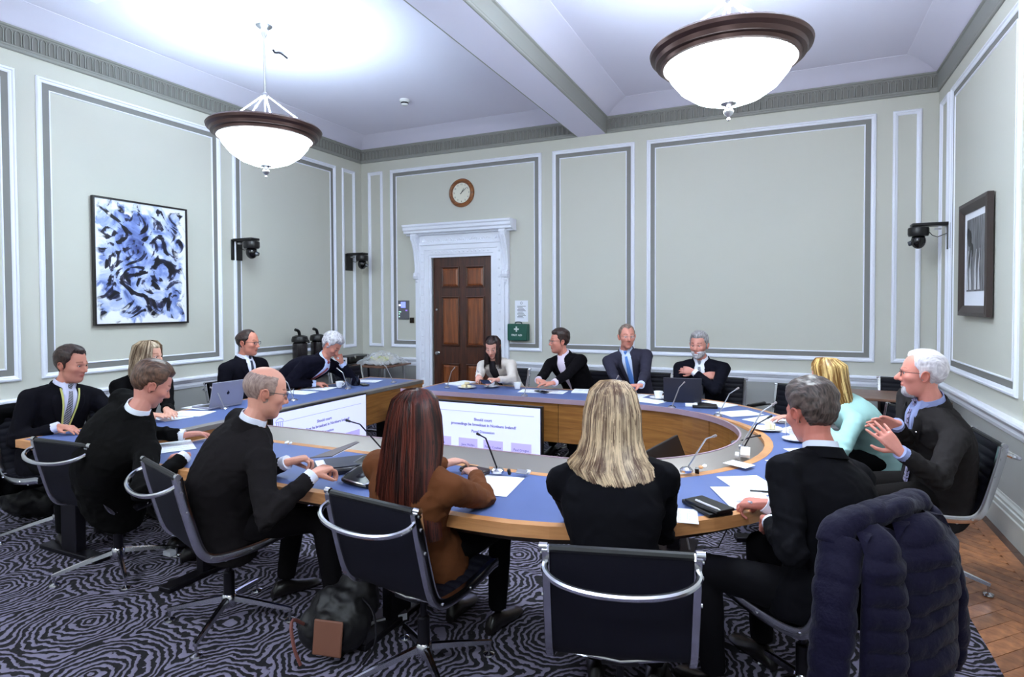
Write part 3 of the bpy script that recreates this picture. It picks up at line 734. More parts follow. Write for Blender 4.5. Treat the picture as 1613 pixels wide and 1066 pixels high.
# ---------------------------------------------------------------- hands
def hand_mb(pose, side):
    """hand at the wrist origin, fingers along +Y, back of hand +Z, thumb towards -side*X. pose: per-finger curl"""
    b = MB(); s = side
    b.rings([[(x*wd, y, z) for x, z in ((-1,0),(-.8,tk),(0,tk*1.15),(.8,tk),(1,0),(.8,-tk),(0,-tk*1.1),(-.8,-tk))] for y, wd, tk in ((-.03,.026,.019),(0,.027,.017),(.03,.036,.015),(.06,.041,.0135),(.082,.041,.011),(.092,.036,.008))])
    L = [(.042,.026,.020),(.046,.029,.022),(.043,.027,.021),(.034,.021,.018)]
    xs = [-.030,-.010,.010,.029]
    for i in range(4):
        x = xs[i]*-s*-1*(-1) if False else xs[i]*s
        sp = pose.get('spread', .06)*(i-1.5)*s
        a = 0; p = Vector((x, .080-(.006 if i in (0,3) else 0)-(.006 if i == 3 else 0), 0)); pts = [Vector((x*.8, .05, 0)), p]; rad = [.011, .0100-.0007*(i == 3)]
        c = pose['curl'][i]
        for k, l in enumerate(L[i]):
            a += c*(.9, 1.1, .7)[k]
            p = p+Vector((math.sin(sp)*l, math.cos(a)*l*math.cos(sp), -math.sin(a)*l)); pts.append(p); rad.append((.0092,.0082,.0066)[k]-.0007*(i == 3))
        b.tube(pts, rad, 8)
        b.ball(pts[-1], rad[-1]*1.0, 8, 6)
    ta = pose.get('thumb', .6); td = pose.get('tdown', .35)
    p0 = Vector((-s*.020, .012, -.004)); d1 = Vector((-s*math.sin(ta+.25), math.cos(ta+.25), -td)).normalized(); d2 = Vector((-s*math.sin(ta-.15), math.cos(ta-.15), -td*1.1)).normalized(); d3 = Vector((-s*math.sin(ta-.45), math.cos(ta-.45), -td)).normalized()
    q = [p0, p0+d1*.042, p0+d1*.042+d2*.032, p0+d1*.042+d2*.032+d3*.024]
    b.tube(q, [.0145,.0125,.0105,.008], 8); b.ball(q[-1], .008, 8, 6)
    return b
POSES = {'rest': dict(curl=(.25,.28,.32,.36), thumb=.45, tdown=.2), 'flat': dict(curl=(.08,.08,.1,.12), thumb=.5, tdown=.1),
         'grip': dict(curl=(.75,.8,.85,.9), thumb=.25, tdown=.75), 'write': dict(curl=(.55,.62,.85,.95), thumb=.12, tdown=.75),
         'open': dict(curl=(.12,.16,.22,.28), thumb=.75, tdown=.25, spread=.13), 'fist': dict(curl=(1.25,1.3,1.3,1.3), thumb=.1, tdown=.8)}
# ---------------------------------------------------------------- cloth helpers
def remesh(b, vox, it=4, fac=.6):
    me = b.mesh('tmp', M_paper); o = bpy.data.objects.new('tmp', me); C.objects.link(o)
    m = o.modifiers.new('r', 'REMESH'); m.mode = 'VOXEL'; m.voxel_size = vox; m.use_smooth_shade = True
    if it: s = o.modifiers.new('s', 'SMOOTH'); s.iterations = it; s.factor = fac
    dg = bpy.context.evaluated_depsgraph_get(); e = o.evaluated_get(dg)
    out = bpy.data.meshes.new_from_object(e); bpy.data.objects.remove(o); bpy.data.meshes.remove(me)
    return out
def co_of(me):
    a = np.empty(len(me.vertices)*3); me.vertices.foreach_get('co', a); return a.reshape(-1, 3)
def no_of(me):
    a = np.empty(len(me.vertices)*3); me.vertices.foreach_get('normal', a); return a.reshape(-1, 3)
def wrinkle(me, amp, centres, seed=0):
    """folds in the cloth: ridged noise, strong near the given centres (elbows, armpits, waist)"""
    P = co_of(me); N_ = no_of(me); w = np.full(len(P), .25)
    for c, r, k in centres: w = np.maximum(w, k*np.exp(-((P-np.array(c))**2).sum(1)/(r*r)))
    d = np.empty(len(P))
    for i, p in enumerate(P):
        q = Vector((p[0]*9+seed, p[1]*9, p[2]*13))
        a = noise.noise(q)+.5*noise.noise(Vector((p[0]*22+seed*3, p[1]*22, p[2]*26)))
        d[i] = (1-min(1, abs(a)*2.6))*1.1-.45
    P = P+N_*(d*w*amp)[:, None]
    me.vertices.foreach_set('co', P.ravel()); me.update()
def setmat(me, m):
    me.materials.clear(); me.materials.append(m); me.polygons.foreach_set('use_smooth', [True]*len(me.polygons))
def link(me, name, parent, world=False):
    me.name = name; o = bpy.data.objects.new(name, me); C.objects.link(o); o.parent = parent; return o
def ik(a, b, l1, l2, pole):
    a, b, pole = Vector(a), Vector(b), Vector(pole); d = b-a; L = min(d.length, (l1+l2)*.995)
    if d.length > L: b = a+d.normalized()*L
    d = (b-a).normalized(); x = (l1*l1-l2*l2+L*L)/(2*L); h = math.sqrt(max(0, l1*l1-x*x))
    pv = pole-d*pole.dot(d); pv.normalize(); return a+d*x+pv*h, b
def skin_mat(tone):
    n = 'skin_%02x%02x%02x' % tone
    if n in MATS: return MATS[n]
    m = mat(n, tone, .5, bump=.12, bscale=260, spec=.35); nt = m.node_tree; b = nt.nodes['Principled BSDF']
    b.inputs['Subsurface Weight'].default_value = .08; b.inputs['Subsurface Radius'].default_value = (.02, .008, .005); b.inputs['Subsurface Scale'].default_value = .3
    at_ = nt.nodes.new('ShaderNodeVertexColor'); at_.layer_name = 'tone'
    mx = nt.nodes.new('ShaderNodeMix'); mx.data_type = 'RGBA'; mx.blend_type = 'MULTIPLY'; mx.inputs[0].default_value = 1
    mx.inputs[6].default_value = lin(tone)+(1,); nt.links.new(at_.outputs[0], mx.inputs[7]); nt.links.new(mx.outputs[2], b.inputs['Base Color'])
    return m
def hair_mat(name, dark, light, rough=.42, sc=(70, 12, 12)):
    if name in MATS: return MATS[name]
    m = bpy.data.materials.new(name); m.use_nodes = True; MATS[name] = m; nt = m.node_tree; b = nt.nodes['Principled BSDF']
    tc = nt.nodes.new('ShaderNodeTexCoord'); mp = nt.nodes.new('ShaderNodeMapping'); mp.inputs['Scale'].default_value = sc
    n = nt.nodes.new('ShaderNodeTexNoise'); n.inputs['Scale'].default_value = 3; n.inputs['Detail'].default_value = 5
    cr = nt.nodes.new('ShaderNodeValToRGB'); cr.color_ramp.elements[0].position = .33; cr.color_ramp.elements[1].position = .68
    cr.color_ramp.elements[0].color = lin(dark)+(1,); cr.color_ramp.elements[1].color = lin(light)+(1,)
    L = nt.links.new; L(tc.outputs['Object'], mp.inputs[0]); L(mp.outputs[0], n.inputs['Vector'])
    vc = nt.nodes.new('ShaderNodeVertexColor'); vc.layer_name = 'strand'
    ad = nt.nodes.new('ShaderNodeMath'); ad.operation = 'ADD'; L(n.outputs['Fac'], ad.inputs[0])
    sub = nt.nodes.new('ShaderNodeMath'); sub.operation = 'MULTIPLY'; sub.inputs[1].default_value = .5; L(vc.outputs[0], sub.inputs[0]); L(sub.outputs[0], ad.inputs[1]); L(ad.outputs[0], cr.inputs[0])
    L(cr.outputs[0], b.inputs['Base Color']); b.inputs['Roughness'].default_value = rough; b.inputs['Specular IOR Level'].default_value = .4
    if sc[0] != 70 or sc[1] == 70: n.inputs['Scale'].default_value = .4 if sc[1] > 20 else 3
    bp = nt.nodes.new('ShaderNodeBump'); bp.inputs['Strength'].default_value = .5; bp.inputs['Distance'].default_value = .004; L(n.outputs['Fac'], bp.inputs['Height']); L(bp.outputs[0], b.inputs['Normal'])
    return m
def cloth(name, rgb, pattern=None, rough=.85):
    if max(rgb) < 90: rgb = tuple(v*(.42+.40*max(rgb)/90) for v in rgb)      # dark worsted: albedo of a few per mille to a few per cent
    return mat('cloth_'+name, rgb, rough, bump=.35, bscale=900, dist=.001, var=.06, vscale=5, spec=.08 if max(rgb) < 90 else .15)
ALL = {}
def person(key, label, hip, yaw, head, hyaw, hpitch=0, hroll=0, skin=(205,150,125), fem=0, jacket=(24,24,30), jname=None, hands=None, face=None, near=False, hair=None,
           shirt=(235,238,245), tie=None, trousers=(22,22,26), open_front=True, lean_side=0, legs=None, width=1.0, belly=0, collar=True, lapels=True, arms=True, tone=None, shoe=(20,16,16), vdepth=.36, bow=.045):
    """hip: world xy of the hips; head: world centre of the head; yaws in degrees, 0 looks along +Y; hands: [(world wrist, finger dir, back-of-hand dir, pose)] left, right"""
    rz = math.radians(yaw); t = thing('person', label, 'person', (hip[0], hip[1], 0), rz)
    Mi = mw(t).inverted(); loc = lambda p: Mi @ Vector(p); ldir = lambda d: Mi.to_3x3() @ Vector(d)
    o = dict(face or {}); o['fem'] = fem
    k = .93 if fem else 1.0
    Hc = loc(head)
    Rh = Rz(math.radians(hyaw-yaw)) @ Rx(math.radians(-hpitch)) @ Ry(math.radians(hroll))
    hs = (.95 if fem else 1.0)*1.03
    hip0 = Vector((0, 0, .53))
    # base of the neck, below and behind the head
    up = (Rh @ Vector((0,0,1))*.45+Vector((0,0,1))*.55).normalized(); fw = Rh @ Vector((0,1,0))
    Nk = Hc-up*.127*hs-Vector((fw.x, fw.y, 0))*.040
    S = Nk-Vector((0,0,.045))
    spine = S-hip0; sp = spine.normalized()
    fwd = Vector((0,1,0)); fwd = (fwd-sp*fwd.dot(sp)).normalized(); rt = fwd.cross(sp)
    # spine bows backwards
    def spt(u): return hip0+spine*u-fwd*(bow*math.sin(PI*min(1, max(0, u))))
    wsh = .222*k*width
    prof = [(-.20,.205,.16),(-.10,.210,.165),(.05,.200,.155),(.25,.182,.138),(.45,.188,.138),(.65,.202,.140),(.80,.206,.130),(.91,.188,.108),(.985,.125,.085),(1.05,.078,.072),(1.10,.06,.06)]
    def torso(f, u1=9, extra=0):
        R = []
        for u, w, d in prof:
            if u > u1: break
            if fem: w *= .90; d *= .95; w *= (.90 if .1 < u < .5 else 1.0)
            w *= width; d += belly*math.exp(-((u-.25)/.25)**2)
            c = spt(u) if u < 1 else S+(Nk-S)*((u-1)/.10)
            if u < 0: c = hip0+Vector((0, .02, u*.55))
            R.append([c+(rt*math.cos(a)*(w+extra)*f+fwd*math.sin(a)*(d+extra)*f*(1.08 if math.sin(a) > 0 else 1.0)) for a in (2*PI*i/20 for i in range(20))])
        return R
    vox = .009 if near else .013
    jm = cloth(jname or 'suit_%02x%02x%02x' % jacket, jacket)
    sk = skin_mat(skin)
    jb, body = MB(), MB()
    TR = torso(1.0, 1.055); jb.rings(TR); tb = MB().rings(torso(.972, 1.055))
    jb.tube([S-rt*(wsh-.03)-sp*.055, S-rt*.09-sp*.022, S+rt*.09-sp*.022, S+rt*(wsh-.03)-sp*.055], [.060*k,.060*k,.060*k,.060*k], 12)
    body.rings(torso(.62, 1.05))
    body.tube([S-sp*.04, Nk, Nk.lerp(Hc, .45)+Vector((0,0,-.01)), Hc+Rh @ Vector((0,-.02,-.03))], [.075*k, .058*k, .052*k, .052*k], 14)
    hb = head_mb(o, *((112, 84) if near else (84, 64)))
    Mh = Matrix.LocRotScale(Hc, Rh.to_quaternion(), Vector((hs,)*3))
    body.add([Mh @ Vector(p) for p in hb.v], hb.f)
    cuffs = []; wr_c = []; elb = []
    for i, s in enumerate((-1, 1)):
        hd = (hands or {}).get('LR'[i])
        Sh = S+rt*(s*(wsh-.022))-sp*.055
        jb.ball(Sh-sp*.012, (.068*k,.072*k,.072*k), 12, 8)
        if hd is None: hd = dict(p=None)
        if hd.get('p') is None: wl = S+rt*s*.20+fwd*.30-sp*.35; wl.z = max(wl.z, .60)
        else: wl = loc(hd['p'])
        pole = ldir(hd['pole']) if 'pole' in hd else (rt*s*.55-sp*1.0-fwd*.35)
        E, Wp = ik(Sh, wl, .295*k, .262*k, pole); elb.append(E)
        jb.tube([Sh.lerp(E,-.05), Sh.lerp(E,.3), Sh.lerp(E,.7), E], [.066*k,.063*k,.056*k,.053*k], 12)
        jb.ball(E, .054*k, 10, 8)
        fd = (Wp-E).normalized(); We = Wp-fd*.018
        jb.tube([E, E.lerp(We,.4), We], [.053*k,.049*k,.040*k], 12)
        body.tube([Sh, E], .034*k, 8); body.ball(E, .034*k, 8, 6); body.tube([E, E.lerp(Wp,.7), Wp], [.034*k,.030*k,.025*k], 10)
        if hd.get('cuff', True): cuffs.append(MB().tube([We-fd*.02, Wp+fd*.004], [.0365*k,.0355*k], 14))
        wr_c.append(We)
        fdir = ldir(hd['d']).normalized() if 'd' in hd else fd
        bk = ldir(hd['n']) if 'n' in hd else Vector((0,0,1))
        bk = (bk-fdir*bk.dot(fdir)).normalized(); xx = fdir.cross(bk)
        Rm = Matrix((xx, fdir, bk)).transposed()
        hm = hand_mb(POSES[hd.get('pose', 'rest')], -s)
        # thumb of the left hand points to the right of a palm-down hand
        hk = .94*k
        body.add([Wp+Rm @ Vector((p[0]*hk, p[1]*hk+.012, p[2]*hk)) for p in hm.v], hm.f)
    bm = remesh(body, .0042 if near else .0055, 1, .5)
    # colouring of lips, cheeks, brows, stubble
    P = co_of(bm); Mhi = np.array(Mh.inverted()); Q = P @ Mhi[:3,:3].T+Mhi[:3,3]
    col = np.ones((len(P), 4)); x, y, z = Q.T; ax = np.abs(x); isf = (np.abs(Q) < .14).all(1)
    def paint(mask, c, a=1):
        w = (np.clip(mask, 0, 1)*isf*a)[:, None]; col[:, :3] = col[:, :3]*(1-w)+np.array(c)*w
    g = lambda cx, cy, rx, rz_: np.exp(-(((x-cx)/rx)**2+((z-cy)/rz_)**2))*(y > .03)
    red = np.exp(-(((ax-.042)/.022)**2+((z+.030)/.022)**2))*(y > .02); paint(red, (1.0,.80,.77), .5)
    paint(np.exp(-((ax/.014)**2+((z+.03)/.014)**2))*(y > .09), (1,.75,.70), .6)
    paint((g(0,-.0635,.022,.008) > .38)*1., (.86,.50,.50) if not fem else (.85,.38,.40), .8)
    ear = (ax > .074)*(np.abs(y) < .04)*1.; paint(ear, (1,.72,.68), .5)
    if o.get('stubble'): paint(np.clip((-.035-z)/.02, 0, 1)*(y > -.02)*(1-(g(0,-.0635,.022,.008) > .38)), (.72,.66,.66) if o['stubble'] == 1 else (.9,.88,.88), .6)
    bc = o.get('brow', (.35,.24,.2)); by = .024+.006*np.clip((.05-np.abs(ax-.033))/.05, 0, 1)
    paint(((np.abs(z-by) < .0042)*(ax > .014)*(ax < .050)*(y > .045))*1., bc, .85)
    paint(((np.abs(z-.0035-.003*(1-((ax-.031)/.016)**2)) < .0016)*(np.abs(ax-.031) < .016)*(y > .05))*1., (.25,.16,.14), .9)
    if tone is not None: tone(Q, col, paint)
    ca = bm.color_attributes.new('tone', 'FLOAT_COLOR', 'POINT'); ca.data.foreach_set('color', col.ravel())
    setmat(bm, sk); link(bm, 'body', t)
    # eyes
    for s in (-1, 1):
        e = MB(); e.ball((0,0,0), .0112, 12, 8); ir = MB()
        c = Vector((s*.031, .0715 if not o.get('closed') else .066, .0015)); 
        e.v = [Mh @ (c+Vector(p)) for p in e.v]
        eo = e.build('eye', mat('eye_white', (222, 214, 212), .25), t, False)
        ir.ball((0,0,0), (.0055,.003,.0055), 10, 6); ir.v = [Mh @ (c+Vector((0,.0098,-.001))+Vector(p)) for p in ir.v]
        ir.build('iris', mat('eye_dark', (42, 34, 34), .2), eo, False)
    # jacket
    jme = remesh(jb, vox, 7, .6)
    cen = [(e, .10, 1.25) for e in elb]+[((S+rt*s*.17-sp*.14), .10, .9) for s in (-1, 1)]+[(spt(.15), .2, .8)]+[(E.lerp(w_, .5), .1, .8) for E, w_ in zip(elb, wr_c)]
    wrinkle(jme, .015 if near else .009, [(tuple(c), r, q) for c, r, q in cen], seed=len(ALL)*3.1)
    setmat(jme, jm); jo = link(jme, 'cardigan' if fem and not lapels else 'jacket', t)
    bvh = BVHTree.FromPolygons([Vector(v) for v in tb.v], tb.f)
    def patch(name, fl_, fr_, v0, v1, off, m, par, nu=8, nv=26, edge=-.004, twist=0):
        """strip of cloth laid on the front of the jacket between left and right edge curves (metres across), v metres below the neck"""
        N0 = Nk+fwd*.0
        b = MB(); rows = []
        for j in range(nv+1):
            v = v0+(v1-v0)*j/nv; row = []; l, r_ = fl_(v), fr_(v)
            for i in range(nu+1):
                u = l+(r_-l)*i/nu
                og = N0+rt*u-sp*v+fwd*.55
                h = bvh.ray_cast(og, -fwd, 1.0)
                p = h[0] if h[0] is not None else og-fwd*(.55-.06)
                e_ = edge if i in (0, nu) else off
                row.append(p+fwd*e_)
            rows.append(row)
        # relax depth jitter
        for _ in range(2):
            for j in range(1, nv):
                for i in range(nu+1): rows[j][i] = rows[j][i]*.5+(rows[j-1][i]+rows[j+1][i])*.25
        b.add([p for r_ in rows for p in r_], [(j*(nu+1)+i, j*(nu+1)+i+1, (j+1)*(nu+1)+i+1, (j+1)*(nu+1)+i) for j in range(nv) for i in range(nu)])
        return b.build(name, m, par, False, angle=80)
    nr = .066*k
    def band(name, m, par, c0, ax_, r0, r1, h0, h1, a0, a1, th=.004, n=26, drop=0):
        b = MB(); R = []; fx = rt; fy = fwd
        for i in range(n+1):
            a = math.radians(a0+(a1-a0)*i/n); d = fx*math.sin(a)+fy*math.cos(a)*.95
            dz = -drop*max(0, math.cos(a))
            lo = c0+ax_*(h0+dz); hi = c0+ax_*(h1+dz)
            R.append([lo+d*r0, hi+d*r1, hi+d*(r1+th), lo+d*(r0+th)])
        return b.rings(R).build(name, m, par, False, angle=50)
    nax = ((Hc-Nk).normalized()+sp).normalized()
    sm = cloth('shirt_%02x%02x%02x' % shirt, shirt) if shirt else None
    if shirt and collar:
        band('shirt_collar', sm, t, Nk-nax*.012, nax, nr, nr-.004, 0, .036, 20, 340, drop=.016)
        if lapels: band('jacket_collar', jm, jo, Nk-nax*.034, nax, nr+.022, nr+.007, -.008, .034, 50, 310, th=.007, drop=.03)
        if open_front:
            for s in (-1, 1):
                g_ = MB().add([Nk+fwd*(nr*.95)*.9+rt*s*.030+nax*.018, Nk+fwd*(nr+.012)+rt*s*.004-nax*.006, Nk+fwd*(nr+.030)+rt*s*.030-nax*.040, Nk+fwd*(nr*.55)+rt*s*.058+nax*.002]+[Nk+fwd*(nr*.95)*.9+rt*s*.030+nax*.014-fwd*.005, Nk+fwd*(nr+.007)+rt*s*.004-nax*.008, Nk+fwd*(nr+.024)+rt*s*.030-nax*.040, Nk+fwd*(nr*.5)+rt*s*.055], [(0,1,2,3),(7,6,5,4),(0,4,5,1),(1,5,6,2),(2,6,7,3),(3,7,4,0)])
                g_.build('collar_point', sm, t, False, False)
        if hands != 0 and not (hands or {}).get('nocuff'): [q.build('shirt_cuff', sm, t, False) for q in cuffs]
    if shirt and open_front:
        V = vdepth
        wv = lambda v: max(.004, .056*(1-(v-.08)/(V-.08))) if v > .08 else .034+.022*max(0, v)/.08
        patch('shirt_front', lambda v: -wv(v), lambda v: wv(v), -.012, V, .011, sm, t, edge=.003)
        if lapels:
            for s in (-1, 1):
                inn_ = lambda v: s*(wv(v)-.004); 
                def outl(v):
                    if v < .14: w_ = wv(v)+.030+.030*(v/.14)
                    elif v < .15: w_ = wv(v)+.046
                    else: w_ = wv(v)+.048*(1-(v-.15)/(V-.15+.001))+.006
                    return s*w_
                a_, b_ = (inn_, outl) if s > 0 else (outl, inn_)
                patch('lapel', a_, b_, .055, V, .017, jm, jo, nu=5, edge=.009)
        if tie:
            tm = tie_mat(*tie)
            tw = lambda v: .013+.012*min(1, (v-.05)/.2)
            patch('tie', lambda v: -tw(v), lambda v: tw(v), .035, V+.015, .018, tm, t, nu=4, edge=.012)
            kb = MB().rings([[Nk+fwd*(nr+.014+dd)+rt*x_-nax*zz for x_, dd in ((-w_,0),(-w_*.6,.010),(w_*.6,.010),(w_,0),(w_*.6,-.01),(-w_*.6,-.01))] for zz, w_ in ((-.012,.017),(.004,.016),(.022,.011))])
            kb.build('tie_knot', tm, t, False)
    # trousers and shoes
    if legs != 0:
        lb = MB(); lg = legs or {}; sh = []
        lb.ball(hip0-Vector((0,-.02,.02)), (.165*width,.14,.09), 14, 8)
        for s in (-1, 1):
            kn = Vector(lg.get('k'+('L' if s < 0 else 'R'), (s*.13, .44, .52))); an = Vector(lg.get('a'+('L' if s < 0 else 'R'), (s*.12, .42, .10)))
            hp = hip0+Vector((s*.085, .02, -.01))
            lb.tube([hp, hp.lerp(kn,.5), kn], [.092*k,.080*k,.064*k], 12); lb.ball(kn, .064*k, 10, 8)
            lb.tube([kn, kn.lerp(an,.4), an], [.062*k,.060*k,.050*k], 12)
            fdv = Vector(lg.get('f'+('L' if s < 0 else 'R'), (s*.1, 1, 0))).normalized(); sd = fdv.cross(Vector((0,0,1)))
            fz = an.z-.09
            sh.append(MB().rings([[an+fdv*y_+sd*(w_*math.cos(a))+Vector((0,0,-.095+hz/2+hz/2*math.sin(a))) for a in (2*PI*q/12 for q in range(12))] for y_, w_, hz in ((-.075,.022,.05),(-.05,.034,.085),(0,.038,.095),(.06,.042,.065),(.12,.047,.048),(.17,.040,.04),(.195,.020,.025))]))
        lme = remesh(lb, .014 if near else .02, 5, .6); wrinkle(lme, .006, [], seed=len(ALL)); setmat(lme, cloth('trousers_%02x%02x%02x' % trousers, trousers)); link(lme, 'trousers', t)
        for q in sh: q.build('shoe', mat('shoe_leather', shoe, .35), t, False)
    ctx = dict(t=t, Mh=Mh, Hc=Hc, Rh=Rh, Nk=Nk, S=S, sp=sp, fwd=fwd, rt=rt, o=o, hs=hs, bvh=bvh, patch=patch, jo=jo, loc=loc, ldir=ldir, spt=spt, nax=nax, nr=nr)
    ALL[key] = ctx
    return ctx
def tie_mat(kind, a, b=(230,230,235), sc=60):
    n = 'tie_'+kind+'%d%d' % (a[0], a[2])
    if n in MATS: return MATS[n]
    m = mat(n, a, .45, sheen=.2); nt = m.node_tree; bs = nt.nodes['Principled BSDF']
    if kind == 'plain': return m
    tc = nt.nodes.new('ShaderNodeTexCoord'); mp = nt.nodes.new('ShaderNodeMapping'); L = nt.links.new; L(tc.outputs['Object'], mp.inputs[0])
    mp.inputs['Rotation'].default_value = (0, math.radians(40), 0)
    if kind == 'stripe': tx = nt.nodes.new('ShaderNodeTexWave'); tx.inputs['Scale'].default_value = sc; tx.bands_direction = 'Z'
    else: tx = nt.nodes.new('ShaderNodeTexVoronoi'); tx.inputs['Scale'].default_value = sc
    L(mp.outputs[0], tx.inputs['Vector']); cr = nt.nodes.new('ShaderNodeValToRGB'); cr.color_ramp.interpolation = 'CONSTANT'
    cr.color_ramp.elements[0].color = lin(a)+(1,); cr.color_ramp.elements[1].position = .6 if kind == 'stripe' else .45; cr.color_ramp.elements[1].color = lin(b)+(1,)
    L(tx.outputs[0], cr.inputs[0]); L(cr.outputs[0], bs.inputs['Base Color']); return m
def short_hair(c, m, seed=1, rough=.004, **kw):
    b = hair_mb(c['o'], hairline(**kw), seed=seed, rough=rough); b.v = [c['Mh'] @ Vector(p) for p in b.v]
    return b.build('hair', m, c['t'], False, angle=70)
def beard(c, m, low=-.03, th=.006, goatee=False):
    def f(p):
        x, y, z = p; ax = abs(x)
        if y < (.03 if goatee else -.005) or z > low or (z > -.052 and ax < .024): return 0
        if abs(z+.0635) < .0062 and ax < .019 and y > .06: return 0
        if goatee and ax > .036: return 0
        return th*min(1, (low-z)/.012)
    b = hair_mb(c['o'], f, rough=.002, freq=60); b.v = [c['Mh'] @ Vector(p) for p in b.v]
    return b.build('beard', m, c['t'], False, angle=70)
def glasses(c, m, w=.026, h=.017, thick=.0018):
    t, Mh = c['t'], c['Mh']; g = MB(); yb = .097
    for s in (-1, 1):
        pts = [(s*.033+w*math.copysign(abs(math.cos(a))**.7, math.cos(a)), yb-.004*abs(math.cos(a)) , .002+h*math.copysign(abs(math.sin(a))**.7, math.sin(a))) for a in (2*PI*k/20 for k in range(20))]
        g.tube(pts, thick, 6, closed=True)
        g.tube([(s*(.033+w), yb-.004, .009), (s*.072, yb-.022, .010), (s*.078, .03, .008), (s*.0785, -.004, .004), (s*.077, -.016, -.012)], thick*.9, 6)
    g.tube([(-.033+w, yb, .004), (0, yb+.002, .008), (.033-w, yb, .004)], thick, 6)
    g.v = [Mh @ Vector(p) for p in g.v]; go = g.build('glasses', m, t, False)
    for s in (-1, 1):
        l = MB().add([Mh @ Vector((s*.033+w*.96*math.cos(a), yb-.003, .002+h*.96*math.sin(a))) for a in (2*PI*k/20 for k in range(20))], [tuple(range(20))])
        l.build('lens', lens_mat(), go, False)
def lens_mat():
    if 'lens_glass' in MATS: return MATS['lens_glass']
    m = mat('lens_glass', (235, 240, 250), .03, spec=.6, alpha=.16); return m
def long_hair(c, m, secs, phi0, phi1, n=900, rad=.0022, seed=1, part=0, tipvar=.12, wave=0, depth=.010, base=True, tipfn=None):
    """secs: [(v, cx, cy, z, rx, ry)] rings of the hair mass in head-aligned local coords (metres from the head centre, unrotated except heading)
       phi: 0 front, 180 back, positive to the wearer's right; strands run down the rings"""
    rnd = random.Random(seed); t = c['t']; Hc = c['Hc']
    Ry_ = c['Rh'].to_euler(); Rw = Rz(math.radians(0)) @ Matrix.Rotation(math.atan2(-(c['Rh'] @ Vector((0,1,0))).x, (c['Rh'] @ Vector((0,1,0))).y), 3, 'Z')
    def pos(phi, v, dr):
        for a, b in zip(secs, secs[1:]):
            if v <= b[0] or b is secs[-1]: break
        f = max(0, min(1.2, (v-a[0])/(b[0]-a[0]))); f = f if f > 1 else f*f*(3-2*f)*.5+f*.5
        q = [a[i]*(1-f)+b[i]*f for i in range(1, 6)]
        ph = math.radians(phi)
        return Hc+Rw @ Vector((q[0]+(q[3]+dr)*math.sin(ph), q[1]+(q[4]+dr)*math.cos(ph), q[2]))
    b = MB(); cols = []
    ns = 15
    for k in range(n):
        ph = rnd.uniform(phi0, phi1); v1 = (tipfn(ph) if tipfn else 1)*(1-rnd.random()**2.0*tipvar); layer = rnd.random(); dr = -depth*layer; v0 = rnd.uniform(.0, .05)
        dph = rnd.gauss(0, 2.5); w = rnd.uniform(0, 6.28); pts = []
        for i in range(ns):
            v = v0+(v1-v0)*i/(ns-1)
            pts.append(pos(ph+dph*i/ns+wave*12*math.sin(v*9+w)*v, v, dr+rnd.gauss(0, .0008)+wave*.012*math.sin(v*11+w)*v))
        o0 = len(b.v); b.tube(pts, [rad*(.6+.4*min(1, i/2))*(1 if i < ns-4 else (ns-i)/4.5) for i in range(ns)], 3, cap=False, flat=.7)
        cv = max(0, min(1, .5+.5*math.sin(ph*.35+seed)*.3+rnd.gauss(0, .22)))-.35*layer
        cols += [cv]*(len(b.v)-o0)
    if base:
        nb, nvv = 40, 26; o0 = len(b.v); rows = []
        for j in range(nvv+1):
            v = j/nvv*(1-tipvar*.9); tf = tipfn or (lambda q: 1)
            rows.append([pos(phi0+(phi1-phi0)*i/nb, v*tf(phi0+(phi1-phi0)*i/nb), -depth*.85) for i in range(nb+1)]+[pos(phi1-(phi1-phi0)*i/nb, v*tf(phi1-(phi1-phi0)*i/nb), -depth*.85-.012-(.02 if v > .1 else 0)) for i in range(nb+1)])
        b.rings(rows); cols += [.15]*(len(b.v)-o0)
    ob = b.build('hair', m, t, False, angle=80); me = ob.data
    ca = me.color_attributes.new('strand', 'FLOAT_COLOR', 'POINT'); a = np.ones((len(cols), 4)); a[:, :3] = (np.array(cols)-.5)[:, None]
    ca.data.foreach_set('color', a.ravel()); return ob
# ------------------------------------------------------------------ the fifteen people
def hand(p, **k): return dict(p=p, **k)
HB = hair_mat('hair_dark_brown', (24, 16, 15), (66, 46, 40)); HBR = hair_mat('hair_brown', (48, 32, 26), (112, 82, 64)); HGB = hair_mat('hair_greying_brown', (40, 31, 30), (104, 88, 82))
HG = hair_mat('hair_grey', (98, 94, 96), (176, 172, 174)); HW = hair_mat('hair_white', (196, 188, 194), (240, 234, 238)); HS = hair_mat('hair_silver', (140, 134, 138), (214, 210, 216))
FR = mat('spectacle_frame', (24, 18, 22), .3)
vW = lambda x, y, z: Vector((x, y, z))

# 1 man with the yellow lanyard
c = person('P1', 'person in navy suit with yellow lanyard and striped tie, seated far left', (1.12,-4.76), -92, (1.27,-4.69,1.185), -66, 10,
    jacket=(27,25,36), face=dict(jaw=1.08, fat=.6), shirt=(214,214,236), tie=('stripe', (28,26,34), (176,176,186), 34), skin=(196,132,112),
    hands=dict(R=hand(at(92,672,.78), d=(1,.3,-.05), pose='rest'), L=hand(vW(1.62,-4.5,.775), d=(1,-.5,0), pose='rest')))
short_hair(c, HB, 1, top=.022, sides=.010, front=.078, recede=.012)
lan = mat('yellow_lanyard', (206, 204, 120), .6); Nk, fwd, rt, sp = c['Nk'], c['fwd'], c['rt'], c['sp']
for s in (-1, 1): c['patch']('lanyard', lambda v, s=s: s*(.060*(1-v/.44))-.006, lambda v, s=s: s*(.060*(1-v/.44))+.006, .02, .40, .020, lan, c['t'], nu=2, edge=.019)
